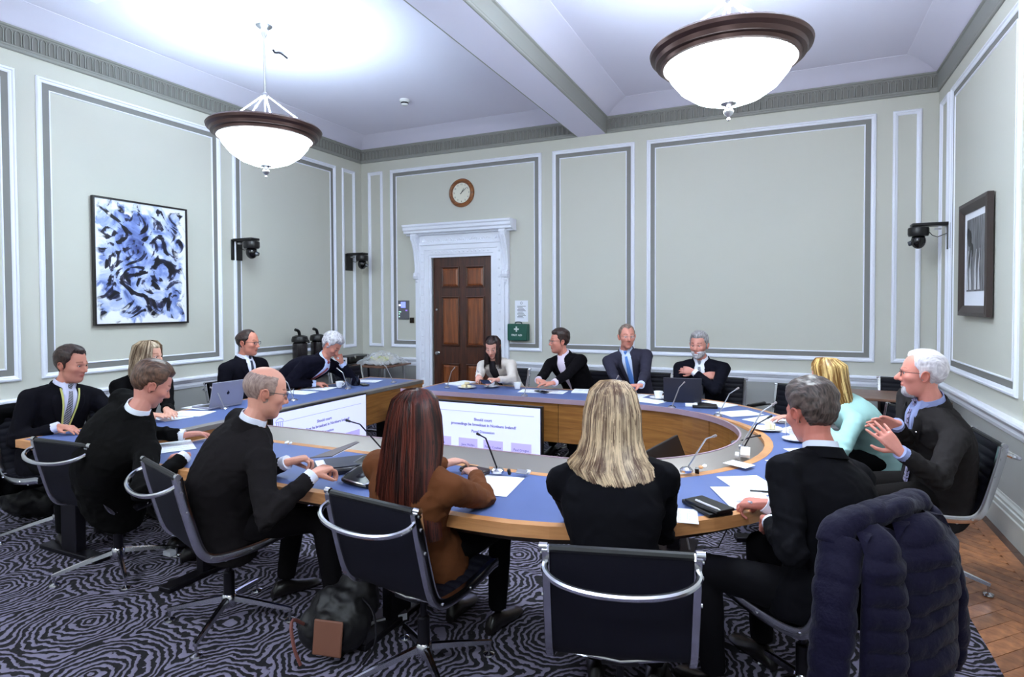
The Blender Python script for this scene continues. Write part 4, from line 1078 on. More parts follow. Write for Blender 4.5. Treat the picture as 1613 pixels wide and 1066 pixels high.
# 2 woman, wavy blonde hair
c = person('P2', 'person with wavy shoulder-length blonde hair in a black top, seated at the left table', (1.08,-4.15), -92, (1.25,-4.12,1.195), -66, 6, fem=1,
    jacket=(20,18,22), shirt=None, open_front=False, lapels=False, collar=False, skin=(214,160,138), face=dict(brow=(.55,.42,.34)),
    hands=dict(R=hand(at(240,653,.775), d=(1,.1,0), pose='flat'), L=hand(at(262,645,.80), d=(1,-.35,-.1), pose='rest')))
HBL = hair_mat('hair_ash_blonde', (112, 90, 70), (214, 194, 164), sc=(60, 60, 10))
long_hair(c, HBL, [(0,0,.01,.128,.008,.008),(.06,0,0,.122,.055,.06),(.2,0,-.01,.085,.092,.105),(.4,0,-.02,.0,.108,.112),(.65,0,-.03,-.09,.13,.10),(.85,0,-.03,-.16,.14,.10),(1,0,-.03,-.21,.12,.09)], 38, 322, n=420, rad=.0032, wave=.5, tipvar=.2)
short_hair(c, HBL, 2, top=.008, sides=.006, front=.072, side=-.03, nape=-.09)
# 3 young man in black, leaning over his papers
c = person('P3', 'person with short brown hair in a black suit bent over papers at near left', (2.28,-5.06), -16, (2.60,-5.00,1.150), -22, 29, near=True, width=1.14, belly=.02, bow=.085,
    jacket=(21,19,19), skin=(206,140,122), open_front=False, hroll=4, face=dict(),
    hands=dict(R=hand(at(292,718,.785), d=tuple((at(250,714,.76)-at(292,718,.785))), pose='rest', pole=(1,-.5,-.6)), L=hand(vW(2.45,-4.70,.785), d=(.4,.8,0), pose='rest')), legs=dict(kL=(-.12,.42,.5), kR=(.14,.44,.5)))
short_hair(c, HBR, 3, top=.026, sides=.009, back=.010, front=.074, nape=-.055, temple=.03)
# 4 bald man
def t4(Q, col, paint): pass
c = person('P4', 'bald person in glasses and dark charcoal suit turning over papers, seated at near left', (3.33,-5.17), -28, (3.55,-5.06,1.172), -36, 16, near=True,
    jacket=(42,37,39), skin=(212,150,128), open_front=False, shirt=(224,226,240), width=1.08, belly=.03, face=dict(jaw=1.1, fat=1, stubble=2), trousers=(36,32,36),
    hands=dict(R=hand(atd(492,748,2.72), d=tuple(atd(530,728,2.85)-atd(492,748,2.72)), n=(0,-.6,.8), pose='grip', pole=(.5,-.8,-1)), L=hand(atd(452,728,2.95), d=tuple(atd(500,716,3.02)-atd(452,728,2.95)), n=(-.3,-.3,1), pose='grip')),
    legs=dict(kR=(.20,.46,.5), aR=(.24,.50,.10), kL=(-.10,.42,.52), aL=(-.12,.36,.10)))
short_hair(c, hair_mat('hair_grey_stubble', (120, 96, 88), (172, 146, 134)), 4, front=.5, temple=.0, side=-.02, top=.0, sides=.0016, back=.002, rough=.0006, nape=-.06)
glasses(c, FR)
# 5 man, receding hair, glasses
c = person('P5', 'person with receding dark hair, glasses and dark suit, upright at the left table', (1.02,-3.05), -88, tuple(at(391,539,1.235)), -72, 5,
    jacket=(25,23,38), skin=(210,138,116), face=dict(jaw=1.12, fat=1), shirt=(222,224,240), tie=('plain', (34,36,58)), width=1.05, belly=.02)
short_hair(c, HB, 5, front=.094, recede=.03, top=.006, sides=.012, back=.016); glasses(c, FR, w=.025, h=.015)
# 6 white haired man leaning on his hand
hd = at(522,543,1.18)
c = person('P6', 'person with white wavy hair, navy suit and red tie, resting chin on hand while writing', (.96,-2.58), -84, tuple(hd), -70, 44, bow=.11, width=1.06,
    jacket=(29,27,48), skin=(206,138,118), face=dict(nose=1.1), shirt=(196,208,244), tie=('plain', (128,26,38)), vdepth=.42,
    hands=dict(R=hand(at(497,604,.785), d=tuple(at(530,602,.77)-at(497,604,.785)), pose='write'), L=hand(hd+Vector((.05,.10,-.20)), d=(.06,-.30,1), n=(.9,.4,.1), pose='fist', pole=(.6,.6,-1))))
short_hair(c, HS, 6, top=.028, sides=.016, back=.018, rough=.008, front=.07)
# 7 woman in cream cardigan
c = person('P7', 'person with long dark hair and cream jacket, writing on a small pad', (3.03,-1.06), 176, tuple(at(776,546,1.135)), 190, 28, fem=1,
    jacket=(214,204,196), jname='cream', shirt=(58,54,60), collar=False, lapels=False, vdepth=.5, skin=(214,158,142), trousers=(24,22,26), face=dict(brow=(.3,.2,.18)),
    hands=dict(nocuff=1, R=hand(at(753,596,.84), d=(.5,-.8,.1), pose='write', cuff=False), L=hand(at(783,598,.83), d=(-.8,-.4,.1), pose='grip', cuff=False)))
HDK = hair_mat('hair_near_black', (20, 12, 14), (70, 46, 44), sc=(60, 60, 10))
long_hair(c, HDK, [(0,0,.015,.122,.006,.006),(.08,0,.005,.118,.05,.065),(.25,0,-.01,.07,.086,.105),(.5,0,-.015,-.02,.088,.10),(.75,0,-.005,-.12,.095,.085),(1,0,.0,-.24,.10,.08)], 44, 316, n=380, rad=.003)
short_hair(c, HDK, 2, top=.006, sides=.005, front=.070, side=-.03, nape=-.09)
# 8 man, glasses, open collar
c = person('P8', 'person with short dark hair and glasses, black jacket over open-necked pale pink shirt', (3.86,-1.02), 166, (3.68,-1.29,1.20), 128, 2,
    jacket=(25,21,29), skin=(206,138,120), shirt=(226,212,230), face=dict(jaw=1.1, fat=.8, stubble=1), vdepth=.44,
    hands=dict(R=hand(at(838,612,.78), d=(.9,-.7,0), pose='rest'), L=hand(at(862,612,.78), d=(-.9,-.5,0), pose='rest')))
short_hair(c, HB, 8, top=.026, sides=.008, front=.072, rough=.006); glasses(c, FR, w=.024, h=.016)
# 9 man in grey suit, blue tie
c = person('P9', 'person in mid-grey suit with bright blue tie, hands clasped on the table', (4.46,-.97), 186, (4.40,-1.24,1.262), 208, 2,
    jacket=(66,64,82), skin=(210,142,124), shirt=(204,216,244), tie=('plain', (92,142,222)), vdepth=.50, face=dict(nose=1.1, stubble=1),
    hands=dict(R=hand(at(980,613,.79), d=(.8,-.5,0), pose='grip'), L=hand(at(1008,614,.79), d=(-.8,-.5,0), pose='grip')))
short_hair(c, hair_mat('hair_sandy_grey', (84, 66, 58), (150, 130, 118)), 9, top=.010, sides=.006, front=.080, recede=.02)
glasses(c, mat('thin_wire', (150,130,120), .3, .8), w=.022, h=.013, thick=.0009)
# 10 bearded man, arms folded
c = person('P10', 'person with grey hair and white beard in dark navy suit, arms folded', (5.17,-1.08), 176, (5.13,-1.34,1.20), 168, 6,
    jacket=(24,24,40), skin=(198,136,122), shirt=(226,228,240), tie=('stripe', (38,42,66), (190,194,206), 30), vdepth=.36, width=1.04, face=dict(nose=1.1),
    hands=dict(R=hand(vW(5.17,-1.43,.915), d=(.95,.25,.05), n=(0,-1,.3), pose='rest', pole=(-1,.1,-.5)), L=hand(vW(5.10,-1.47,.955), d=(-.95,.3,.10), n=(0,-1,.3), pose='rest', pole=(1,.1,-.5))))
short_hair(c, HG, 10, top=.020, sides=.010, front=.074); beard(c, HS, low=-.048, th=.007)
# 11 woman in mint
c = person('P11', 'person with straight golden blonde hair in a pale mint jacket, head bowed over the table', (6.50,-2.42), 112, tuple(atd(1303,592,4.0)), 92, 22, fem=1,
    jacket=(164,204,200), jname='mint', shirt=None, open_front=False, lapels=False, collar=False, skin=(216,158,140),
    hands=dict(R=hand(vW(5.95,-2.55,.78), d=(-1,-.2,0)), L=hand(vW(6.12,-2.85,.78), d=(-1,.1,0), pole=(0,-1,-.6))))
HGO = hair_mat('hair_golden', (132, 92, 44), (244, 212, 142), sc=(60, 60, 10))
long_hair(c, HGO, [(0,0,.02,.126,.006,.006),(.08,0,.01,.12,.05,.07),(.25,0,-.005,.075,.090,.118),(.5,0,-.02,-.02,.098,.112),(.75,.0,-.05,-.12,.10,.10),(1,.0,-.09,-.23,.09,.085)], 28, 332, n=520, rad=.003)
short_hair(c, HGO, 2, top=.008, sides=.006, front=.066, side=-.03, nape=-.09)
# 12 white haired man speaking
c = person('P12', 'person with white hair, glasses and grey goatee, gesturing with both hands while speaking', (6.69,-3.16), 110, tuple(at(1452,588,1.215)), 84, 0, near=True,
    jacket=(60,56,57), skin=(216,142,126), shirt=(150,160,204), tie=('dots', (40,34,56), (158,150,190), 90), vdepth=.50, width=1.06, belly=.02, face=dict(open=1, nose=1.2, jaw=1.0, fat=.6, brow=(.75,.66,.62)), trousers=(46,42,42),
    hands=dict(L=hand(atd(1418,712,2.80), d=tuple(atd(1378,668,2.86)-atd(1418,712,2.80)), n=(.35,-.9,-.1), pose='open', pole=(.2,-.3,-1)), R=hand(atd(1412,668,3.12), d=tuple(atd(1358,656,3.1)-atd(1412,668,3.12)), n=(.1,.9,.35), pose='open', pole=(.2,.5,-1))))
short_hair(c, HW, 12, top=.016, sides=.010, back=.014, front=.086, recede=.02, temple=.045, nape=-.06); beard(c, HS, low=-.070, th=.005, goatee=True); glasses(c, FR, w=.024, h=.016, thick=.0016)
pb = MB().ball((0,0,0), (.009,.009,.004), 10, 6); q = c['bvh'].ray_cast(c['Nk']-c['rt']*.085-c['sp']*.13+c['fwd']*.5, -c['fwd'])[0]
if q: pb.v = [tuple(q+c['fwd']*.012+Vector(p)) for p in pb.v]; pb.build('lapel_badge', M_chrome, c['jo'], False)
# 13 man in navy, back turned, writing
c = person('P13', 'person with greying brown hair in dark navy suit, back turned, holding a pen', (6.05,-4.76), 50, (5.99,-4.585,1.165), 40, 12, near=True,
    jacket=(25,24,32), skin=(204,126,110), open_front=False, shirt=(232,236,248), trousers=(30,28,34), width=1.05,
    hands=dict(R=hand(at(1206,794,.785), d=tuple(at(1168,791,.77)-at(1206,794,.785)), n=(.1,-.2,1), pose='write'), L=hand(vW(5.85,-4.74,.75), d=(-.1,1,-.1), pose='fist', pole=(.1,-.8,-1))),
    legs=dict(kL=(-.22,.40,.5), aL=(-.24,.34,.1)))
short_hair(c, HGB, 13, top=.026, sides=.012, back=.014, front=.07, nape=-.088, rough=.006)
# 14 blonde woman, back turned
c = person('P14', 'person with long straight blonde hair in a black jacket, back turned, nearest the viewer', (5.375,-5.20), 12, (5.30,-5.02,1.18), 6, 8, fem=1, near=True,
    jacket=(20,19,28), skin=(214,160,140), shirt=None, open_front=False, collar=False, lapels=False, width=1.0, bow=.06,
    hands=dict(R=hand(vW(5.37,-4.72,.79), d=(-.3,1,0), pole=(.15,-.1,-1)), L=hand(vW(5.20,-4.73,.79), d=(.3,1,0), pole=(-.15,-.1,-1))))
HPL = hair_mat('hair_highlighted_blonde', (104, 78, 62), (222, 196, 160), sc=(70, 70, 8))
long_hair(c, HPL, [(0,0,.0,.132,.006,.006),(.05,0,-.005,.127,.05,.055),(.14,0,-.015,.095,.086,.092),(.3,0,-.02,.02,.107,.112),(.5,0,-.03,-.08,.112,.115),(.62,.0,-.05,-.135,.128,.12),(.72,.0,-.06,-.17,.165,.135),(.82,.03,-.075,-.215,.150,.14),(1,.05,-.085,-.31,.10,.125)], 62, 298, n=2600, rad=.0020, seed=3, tipvar=.10, tipfn=lambda q: 1-.24*min(1, max(0, (q-195)/40))-.10*min(1, max(0, (100-q)/30)))
# 15 auburn woman, brown jacket
c = person('P15', 'person with very long auburn hair in a tan brown jacket, back turned', (4.46,-5.04), -4, tuple(at(657,662,1.12)), -2, 10, fem=1, near=True,
    jacket=(98,56,30), jname='tan', skin=(214,160,140), shirt=None, open_front=False, collar=False, lapels=False, width=1.02,
    hands=dict(R=hand(vW(4.56,-4.76,.80), d=(-.7,.7,0), pole=(1,-.1,-.8)), L=hand(vW(4.35,-4.62,.79), d=(.3,1,0), pole=(-1,-.5,-.8))))
HAU = hair_mat('hair_auburn', (30, 13, 11), (98, 44, 32), sc=(70, 70, 8))
long_hair(c, HAU, [(0,0,.0,.134,.006,.006),(.05,0,-.005,.129,.05,.055),(.14,0,-.015,.095,.09,.095),(.3,0,-.02,.02,.112,.112),(.45,0,-.03,-.09,.128,.118),(.6,.0,-.055,-.18,.135,.105),(.78,-.01,-.065,-.31,.150,.095),(1,-.01,-.065,-.45,.165,.09)], 55, 305, n=2100, rad=.0023, seed=8, tipvar=.16, depth=.014)
# ================================================================== things on the walls and the ceiling
def inkart():
    m = bpy.data.materials.new('ink_painting'); m.use_nodes = True; nt = m.node_tree; b = nt.nodes['Principled BSDF']; N = lambda t: nt.nodes.new(t); L = nt.links.new
    tc = N('ShaderNodeTexCoord')
    def nz(sc, det, dis, off):
        mp = N('ShaderNodeMapping'); mp.inputs['Location'].default_value = off; L(tc.outputs['Object'], mp.inputs[0])
        n = N('ShaderNodeTexNoise'); n.inputs['Scale'].default_value = sc; n.inputs['Detail'].default_value = det; n.inputs['Distortion'].default_value = dis; L(mp.outputs[0], n.inputs['Vector']); return n.outputs['Fac']
    def ramp(f, stops):
        c = N('ShaderNodeValToRGB'); e = c.color_ramp.elements
        while len(e) < len(stops): e.new(.5)
        for q, (p, col) in zip(e, stops): q.position = p; q.color = lin(col)+(1,)
        L(f, c.inputs[0]); return c.outputs[0]
    def mix(f, a, b_, mode='MIX'):
        x = N('ShaderNodeMix'); x.data_type = 'RGBA'; x.blend_type = mode; L(f, x.inputs[0]) if not isinstance(f, float) else setattr(x.inputs[0], 'default_value', f); L(a, x.inputs[6]); L(b_, x.inputs[7]); return x.outputs[2]
    W_ = (240, 242, 250)
    c1 = ramp(nz(3.0, 12, 2.0, (1,2,3)), [(.30,(70,84,140)),(.42,(128,148,206)),(.52,(186,200,236)),(.64,W_)])
    c2 = ramp(nz(3.6, 12, 3.0, (7,1,4)), [(.40,(20,18,28)),(.455,(80,78,102)),(.49,W_),(.8,W_)])
    mm = mix(1.0, c1, c2, 'MULTIPLY')
    # ragged blank margin; object origin is the picture centre, y across, z up
    sp = N('ShaderNodeSeparateXYZ'); L(tc.outputs['Object'], sp.inputs[0])
    def mt(op, a, b_=None):
        x = N('ShaderNodeMath'); x.operation = op
        for i, v in enumerate((a, b_)):
            if v is None: continue
            if isinstance(v, (int, float)): x.inputs[i].default_value = v
            else: L(v, x.inputs[i])
        return x.outputs[0]
    ay = mt('MULTIPLY', mt('ABSOLUTE', sp.outputs[1]), 1/.46); az = mt('MULTIPLY', mt('ABSOLUTE', sp.outputs[2]), 1/.60)
    e = mt('ADD', mt('MAXIMUM', ay, az), mt('MULTIPLY', mt('SUBTRACT', nz(5, 6, 1.5, (3,3,3)), .5), .9))
    k = ramp(e, [(.82,(0,0,0)),(.92,(255,255,255))])
    wh = N('ShaderNodeRGB'); wh.outputs[0].default_value = lin(W_)+(1,)
    L(mix(k, mm, wh.outputs[0]), b.inputs['Base Color']); b.inputs['Roughness'].default_value = .35
    return m
t = thing('framed_painting', 'large abstract blue, white and black ink painting in thin black frame', 'painting', (0, -3.355, 1.41))
y0, y1, z0, z1 = -3.824, -2.887, 1.41, 2.62
MB().rings([[(.012+dd, sy+py*a, sz+pz*a) for a, dd in ((0,0),(0,.035),(.016,.035),(.016,.012),(.03,.012),(.03,0))] for sy, sz, py, pz in ((y0,z0,1,1),(y1,z0,-1,1),(y1,z1,-1,-1),(y0,z1,1,-1))], closed=True).build('frame', mat('black_frame', (22, 16, 18), .4), t, smooth=False)
pc = MB().box((0,0,0), (.01, y1-y0-.03, z1-z0-.03)).build('canvas', inkart(), t, False); pc.location = (.028, 0, (z1-z0)/2)
t = thing('framed_photograph', 'framed black and white photograph with wide white mount on right wall', 'picture', (RW, -1.44, 1.49))
y0, y1, z0, z1 = -1.835, -1.045, 1.487, 2.415
MB().rings([[(RW-.012-dd, sy+py*a, sz+pz*a) for a, dd in ((0,0),(0,.04),(.03,.045),(.085,.022),(.085,0))] for sy, sz, py, pz in ((y0,z0,1,1),(y1,z0,-1,1),(y1,z1,-1,-1),(y0,z1,1,-1))], closed=True).build('frame', mat('dark_brown_frame', (58, 47, 44), .45), t, smooth=False)
MB().bx(RW-.024, RW-.016, y0+.08, y1-.08, z0+.08, z1-.08).build('mount', M_paper, t)
ph = MB().bx(RW-.027, RW-.023, y0+.155, y1-.155, z0+.20, z1-.14).build('photograph', wood('grey_photo', (58, 57, 60), (142, 142, 146), .5, (6, 14, 1.6), 3, 0), t)
s_ = MB()
for a, c_, r_ in (((-1.28,2.12),.06,.05),((-1.34,2.02),.05,.04),((-1.30,1.93),.045,.05),((-1.24,2.16),.04,.03)): s_.ball((RW-.0275, a[0], a[1]), (.0012, c_, r_+.02), 10, 6)
s_.build('dark_shape', mat('photo_dark', (34, 33, 36), .5), t)
for y in (-1.24, -1.33, -1.47, -1.56): MB().tube([(RW-.0275, y, 1.70), (RW-.0275, y+.02, 1.86), (RW-.0275, y-.01, 2.02)], [.012,.006,.002], 5).build('pale_streak', mat('photo_light', (186, 186, 190), .5), t)

t = thing('wall_clock', 'round wooden wall clock with cream face above the door', 'clock', (1.752, 0, 2.96))
def yz(b, c): b.v = [(c[0]+x, -z, c[1]+y) for x, y, z in b.v]; return b
cc = (1.752, 3.147)
yz(MB().lathe([(.140,0),(.196,0),(.200,.015),(.190,.035),(.170,.045),(.155,.038),(.148,.020),(.140,.018),(.140,0)], n=40, cap=False), cc).build('case', wood('clock_wood', (104, 58, 26), (158, 98, 50), .3), t)
yz(MB().lathe([(.001,.016),(.152,.016),(.152,.018),(.001,.018)], n=40), cc).build('dial', mat('cream_dial', (224, 222, 204), .4), t)
MK = mat('clock_black', (28, 26, 26), .4)
for h in range(12):
    a = PI/2-(h+1)*PI/6
    text(str(h+1), .034, frame4((cc[0]+.118*math.cos(a), -.0185, cc[1]+.118*math.sin(a)), (1,0,0), (0,0,1)), MK, t, 'numeral')
for nm, ang, l in (('hour_hand', 34, .075), ('minute_hand', 52, .115)):
    a = PI/2-math.radians(ang); MB().tube([(cc[0]-.02*math.cos(a), -.023, cc[1]-.02*math.sin(a)), (cc[0]+l*math.cos(a), -.023, cc[1]+l*math.sin(a))], [.004,.002], 6).build(nm, MK, t)

t = thing('control_panel', 'grey wall control panel with small lit display left of the door', 'control panel', (.762, 0, 1.38))
MB().bx(.667, .857, -.016, 0, 1.378, 1.655).build('plate', mat('panel_grey', (104, 104, 110), .45), t, bevel=.003)
MB().bx(.72, .80, -.019, -.015, 1.55, 1.635).build('display', mat('blue_display', (118, 130, 232), .4, emit=.9), t)
MB().bx(.68, .715, -.019, -.015, 1.575, 1.60).build('display', mat('white_display', (226, 230, 250), .4, emit=.9), t)
for z in (1.41, 1.45, 1.48): MB().bx(.68, .70+(.02 if z > 1.47 else 0), -.02, -.015, z, z+.016).build('button', mat('button_green', (190, 236, 214), .4, emit=.5), t)
MB().bx(.80, .83, -.02, -.015, 1.50, 1.52).build('button', mat('button_violet', (150, 110, 220), .4, emit=.5), t)
t = tag(MB().bx(.868, .940, -.014, 0, 1.325, 1.405).build('light_switch', mat('bronze_switch', (52, 42, 32), .35, .6), bevel=.003), 'small dark square switch between the control panel and door frame', 'switch')
MB().bx(.895, .913, -.022, -.012, 1.345, 1.385).build('rocker', M_black, t, bevel=.002)

t = thing('notice_sheet', 'white printed notice with small crest above the green first aid box', 'notice', (2.655, 0, 1.36))
MB().bx(2.56, 2.752, -.003, -.001, 1.36, 1.645).build('sheet', M_paper, t)
MP = mat('print_grey', (70, 72, 76), .7)
yz(MB().lathe([(.012,.0035),(.017,.0035),(.017,.004),(.012,.004)], n=12, cap=False), (2.655, 1.61)).build('crest', MP, t)
for i in range(11):
    MB().bx(2.595+(.012*(i % 3 == 2)), 2.718-(.014*(i*7 % 4)), -.0036, -.003, 1.565-i*.0155, 1.571-i*.0155).build('printed_line', MP, t, smooth=False)
t = thing('first_aid_box', 'dark green first aid case with white cross and lettering on wall', 'first aid box', (2.635, 0, 1.105))
G = mat('first_aid_green', (22, 84, 70), .4)
MB().bx(2.492, 2.778, -.105, -.056, 1.112, 1.335).build('lid', G, t, bevel=.012)
MB().bx(2.494, 2.776, -.054, -.002, 1.114, 1.333).build('case', G, t, bevel=.010)
MB().tube(smooth([(2.585,-.055,1.332),(2.59,-.055,1.358),(2.68,-.055,1.358),(2.685,-.055,1.332)],2), .007, 8).build('handle', mat('dark_green', (14, 44, 38), .4), t)
WH = mat('white_print', (228, 232, 232), .6)
MB().bx(2.617, 2.637, -.1065, -.104, 1.23, 1.30).bx(2.592, 2.662, -.1065, -.104, 1.255, 1.275).build('cross', WH, t, smooth=False)
text('FIRST AID', .036, frame4((2.632, -.1058, 1.185), (1,0,0), (0,0,1)), WH, t, 'lettering', .0008)

def ptz(name, label, o, out, side):
    """wall camera: o on the wall (bottom of the plate), out normal, side along the wall"""
    o, out, side = Vector(o), Vector(out), Vector(side); up = Vector((0,0,1)); R_ = Matrix((side, out, up)).transposed()
    t = thing(name, label, 'camera', tuple(o), 0, 'black dome cameras on the walls')
    P_ = lambda a, b, c: o+side*a+out*b+up*c
    MB().box(P_(0,.008,.12), (.15,.016,.24), R_).build('wall_plate', M_black, t, bevel=.004)
    MB().box(P_(0,.16,.235), (.13,.30,.03), R_).build('arm', M_black, t, bevel=.008)
    MB().lathe([(.02,.215),(.084,.21),(.088,.20),(.088,.15),(.080,.13),(.02,.13)], tuple(P_(0,.25,0)), 24).build('housing', M_black, t)
    h = MB().ball(P_(0,.25,.085), (.062,.062,.075), 20, 12).build('camera_head', mat('gloss_black', (14, 13, 15), .12), t)
    MB().lathe([(.002,0),(.022,0),(.024,.01),(.018,.012)], n=14)
    MB().tube([P_(.02,.30,.07), P_(.03,.325,.062)], [.026,.022], 14).build('lens', mat('lens_dark', (60, 66, 74), .08, spec=1), h)
    MB().tube([P_(.03,.02,.15), P_(.04,.09,.12), P_(.05,.13,.14), P_(.04,.17,.19)], .004, 5).build('cable', M_black, t)
    MB().box(P_(-.03,.10,.19), (.03,.05,.018), R_).build('bracket_label', M_nickel, t)
    return t
ptz('wall_camera', 'black dome camera on left wall beside the abstract painting', (0,-2.24,2.12), (1,0,0), (0,1,0))
ptz('wall_camera', 'black dome camera on left wall near the far corner', (0,-.30,2.10), (1,0,0), (0,1,0))
ptz('wall_camera', 'black dome camera on arm from right wall near framed photograph', (RW,-.505,2.10), (-1,0,0), (0,1,0))

t = thing('smoke_detector', 'small white round smoke detector on the left ceiling bay', 'smoke detector', (1.735, -1.315, ZC))
MB().lathe([(.06,0),(.062,-.02),(.045,-.03),(.042,-.055),(.03,-.065),(.002,-.066)][::-1], (1.735,-1.315,ZC), 20).build('housing', M_china, t)
MB().lathe([(.043,-.032),(.046,-.036),(.046,-.048),(.042,-.052)][::-1], (1.735,-1.315,ZC), 16).build('vent_ring', M_darkmetal, t)
a, b_ = at(430,83,4.0), at(453,89,4.0)
tag(MB().tube(smooth([tuple(Vector((a.x,a.y,4.028))), tuple(a.lerp(b_,.12)), tuple(a.lerp(b_,.5)+Vector((0,0,.02))), tuple(b_-Vector((0,0,.02)))],2), .009, 6).build('ceiling_hook', M_darkmetal), 'thin curved dark hook on ceiling beside the left lamp stem', 'hook')
v = at(152,5,ZC-.04)
t = thing('ceiling_panel', 'corner of a white ceiling unit at the top left edge', 'ceiling unit', (v.x+.3, v.y-.3, ZC))
MB().bx(v.x, v.x+.6, v.y-.6, v.y, ZC-.03, ZC).build('frame', M_darkmetal, t, bevel=.003); MB().bx(v.x+.0, v.x+.56, v.y-.6, v.y-.0, ZC-.045, ZC-.031).build('cover', M_trim, t, bevel=.003)

# radiator under the wall panels
t = thing('column_radiator', 'white cast column radiator on back wall behind the bearded man', 'radiator', (5.07, -.12, 0))
for k in range(14):
    x = 4.745+k*.0505
    s_ = MB()
    s_.tube(smooth([(x,-.08,.13),(x,-.07,.20),(x,-.07,.60),(x,-.085,.665),(x,-.12,.69),(x,-.155,.665),(x,-.17,.60),(x,-.17,.20),(x,-.16,.13),(x,-.12,.105),(x,-.08,.13)],1), .017, 8)
    s_.tube([(x,-.12,.12),(x,-.12,.67)], .015, 8)
    if k == 0: base = s_.build('radiator_section', M_trim, t)
    else: q = base.copy(); C.objects.link(q); q.parent = t; q.location = (k*.0505,0,0)
for z in (.15, .64): MB().tube([(4.72,-.12,z),(5.43,-.12,z)], .022, 10).build('header_pipe', M_trim, t)
MB().lathe([(.012,0),(.012,.12),(.03,.125),(.03,.14)], (5.44,-.12,0), 10).build('valve', M_nickel, t)
for x in (4.76,5.38): MB().bx(x-.012,x+.012,-.15,-.09,0.004,.12).build('foot', M_trim, t)

# ================================================================== side tables and what stands on them
def side_table(label, x0, x1, y0, y1, z, m, legm):
    t = thing('side_table', label, 'table', ((x0+x1)/2, (y0+y1)/2, 0))
    MB().bx(x0, x1, y0, y1, z-.025, z).build('tabletop', m, t, bevel=.004)
    for sx in (x0+.08, x1-.08):
        for sy in (y0+.08, y1-.08): MB().tube([(sx, sy, z-.026), (sx+(.05 if sx > (x0+x1)/2 else -.05), sy, .006)], .014, 8).build('leg', legm, t)
    MB().tube([(x0+.08, (y0+y1)/2, z-.04),(x1-.08, (y0+y1)/2, z-.04)], .012, 8).build('cross_rail', legm, t)
    return t
wt = wood('walnut_table', (98, 68, 54), (134, 98, 80), .4, (2, 12, 12), 3)
side_table('small walnut-topped table by right wall behind the speaking man', 6.15, 7.2, -1.10, -.50, .74, wt, M_nickel)
side_table('small brown table with chrome legs left of door holding a covered platter', .46, 1.02, -.80, -.20, .77, wt, M_nickel)
side_table('dark side table against left wall under the black flasks', 0.06, .44, -1.95, -.25, .78, mat('dark_laminate', (48, 44, 46), .5), M_darkmetal)
t = thing('catering_platter', 'platter of bread and pastry pieces covered by crumpled clear film', 'platter', (.74, -.50, .773))
MB().lathe([(.001,0),(.20,0),(.25,.02),(.255,.026),(.20,.012),(.001,.012)], (.74,-.50,.773), 30).build('tray', M_china, t)
rn = random.Random(4)
for k in range(16):
    a = rn.uniform(0, 6.28); r = rn.uniform(.02,.17)
    MB().box((.74+r*math.cos(a), -.50+r*math.sin(a), .815+rn.uniform(0,.045)), (.09,.05,.035), Rz(rn.uniform(0,3)) @ Rx(rn.uniform(-.5,.5))).build('bread_piece', mat('bread', (222, 208, 168), .8) if k % 3 else mat('filling', (206, 212, 120), .8), t, bevel=.008)
fm = mat('clear_film', (236, 238, 244), .12, alpha=.32, spec=.9)
MB().grid(lambda u, v: (.47+.54*u, -.77+.54*v, .785+.16*max(0, math.sin(PI*u)*math.sin(PI*v))**.6+.03*noise.noise(Vector((u*9, v*9, 2)))), 26, 26).build('film', fm, t, angle=20)
for k, (x, y) in enumerate(((.28,-1.55),(.28,-1.24))):
    t = thing('vacuum_flask', ['black pump flask on side table, the one farther from the door', 'black pump flask on side table, the one nearer the door'][k], 'flask', (x, y, .783), 0, 'black flasks behind the writing man')
    MB().lathe([(.001,0),(.085,0),(.09,.02),(.09,.30),(.086,.33),(.06,.345),(.001,.345)], (x,y,.783), 24).build('body', mat('flask_black', (28,22,26), .25), t)
    MB().lathe([(.001,0),(.098,0),(.102,.03),(.09,.07),(.05,.085),(.001,.085)], (x,y,1.128), 24).build('pump_head', M_black, t)
    MB().tube(smooth([(x,y,1.19),(x-.0,y-.01,1.25),(x,y-.03,1.275),(x,y-.075,1.285)],2), .019, 8).build('pump_lever', M_black, t)
    MB().tube([(x+.08,y,1.15),(x+.14,y,1.145),(x+.15,y,1.12)], .015, 8).build('spout', M_black, t)
t = thing('equipment_case', 'flat black case with two silver clips on a table in far left corner', 'case', (.28,-.55,.783))
MB().bx(.15,.42,-.78,-.30,.784,.88).build('body', M_black, t, bevel=.015); 
for y in (-.68,-.42): MB().bx(.415,.43,y-.012,y+.012,.85,.89).build('clip', M_chrome, t, bevel=.002)
t = tag(MB().bx(.26,.42,-1.02,-.84,.784,.875).build('carton', M_paper, bevel=.004), 'small white box beside the black case in far left corner', 'box')
MB().bx(.4205,.422,-.98,-.88,.81,.85).build('printed_label', MP, t)

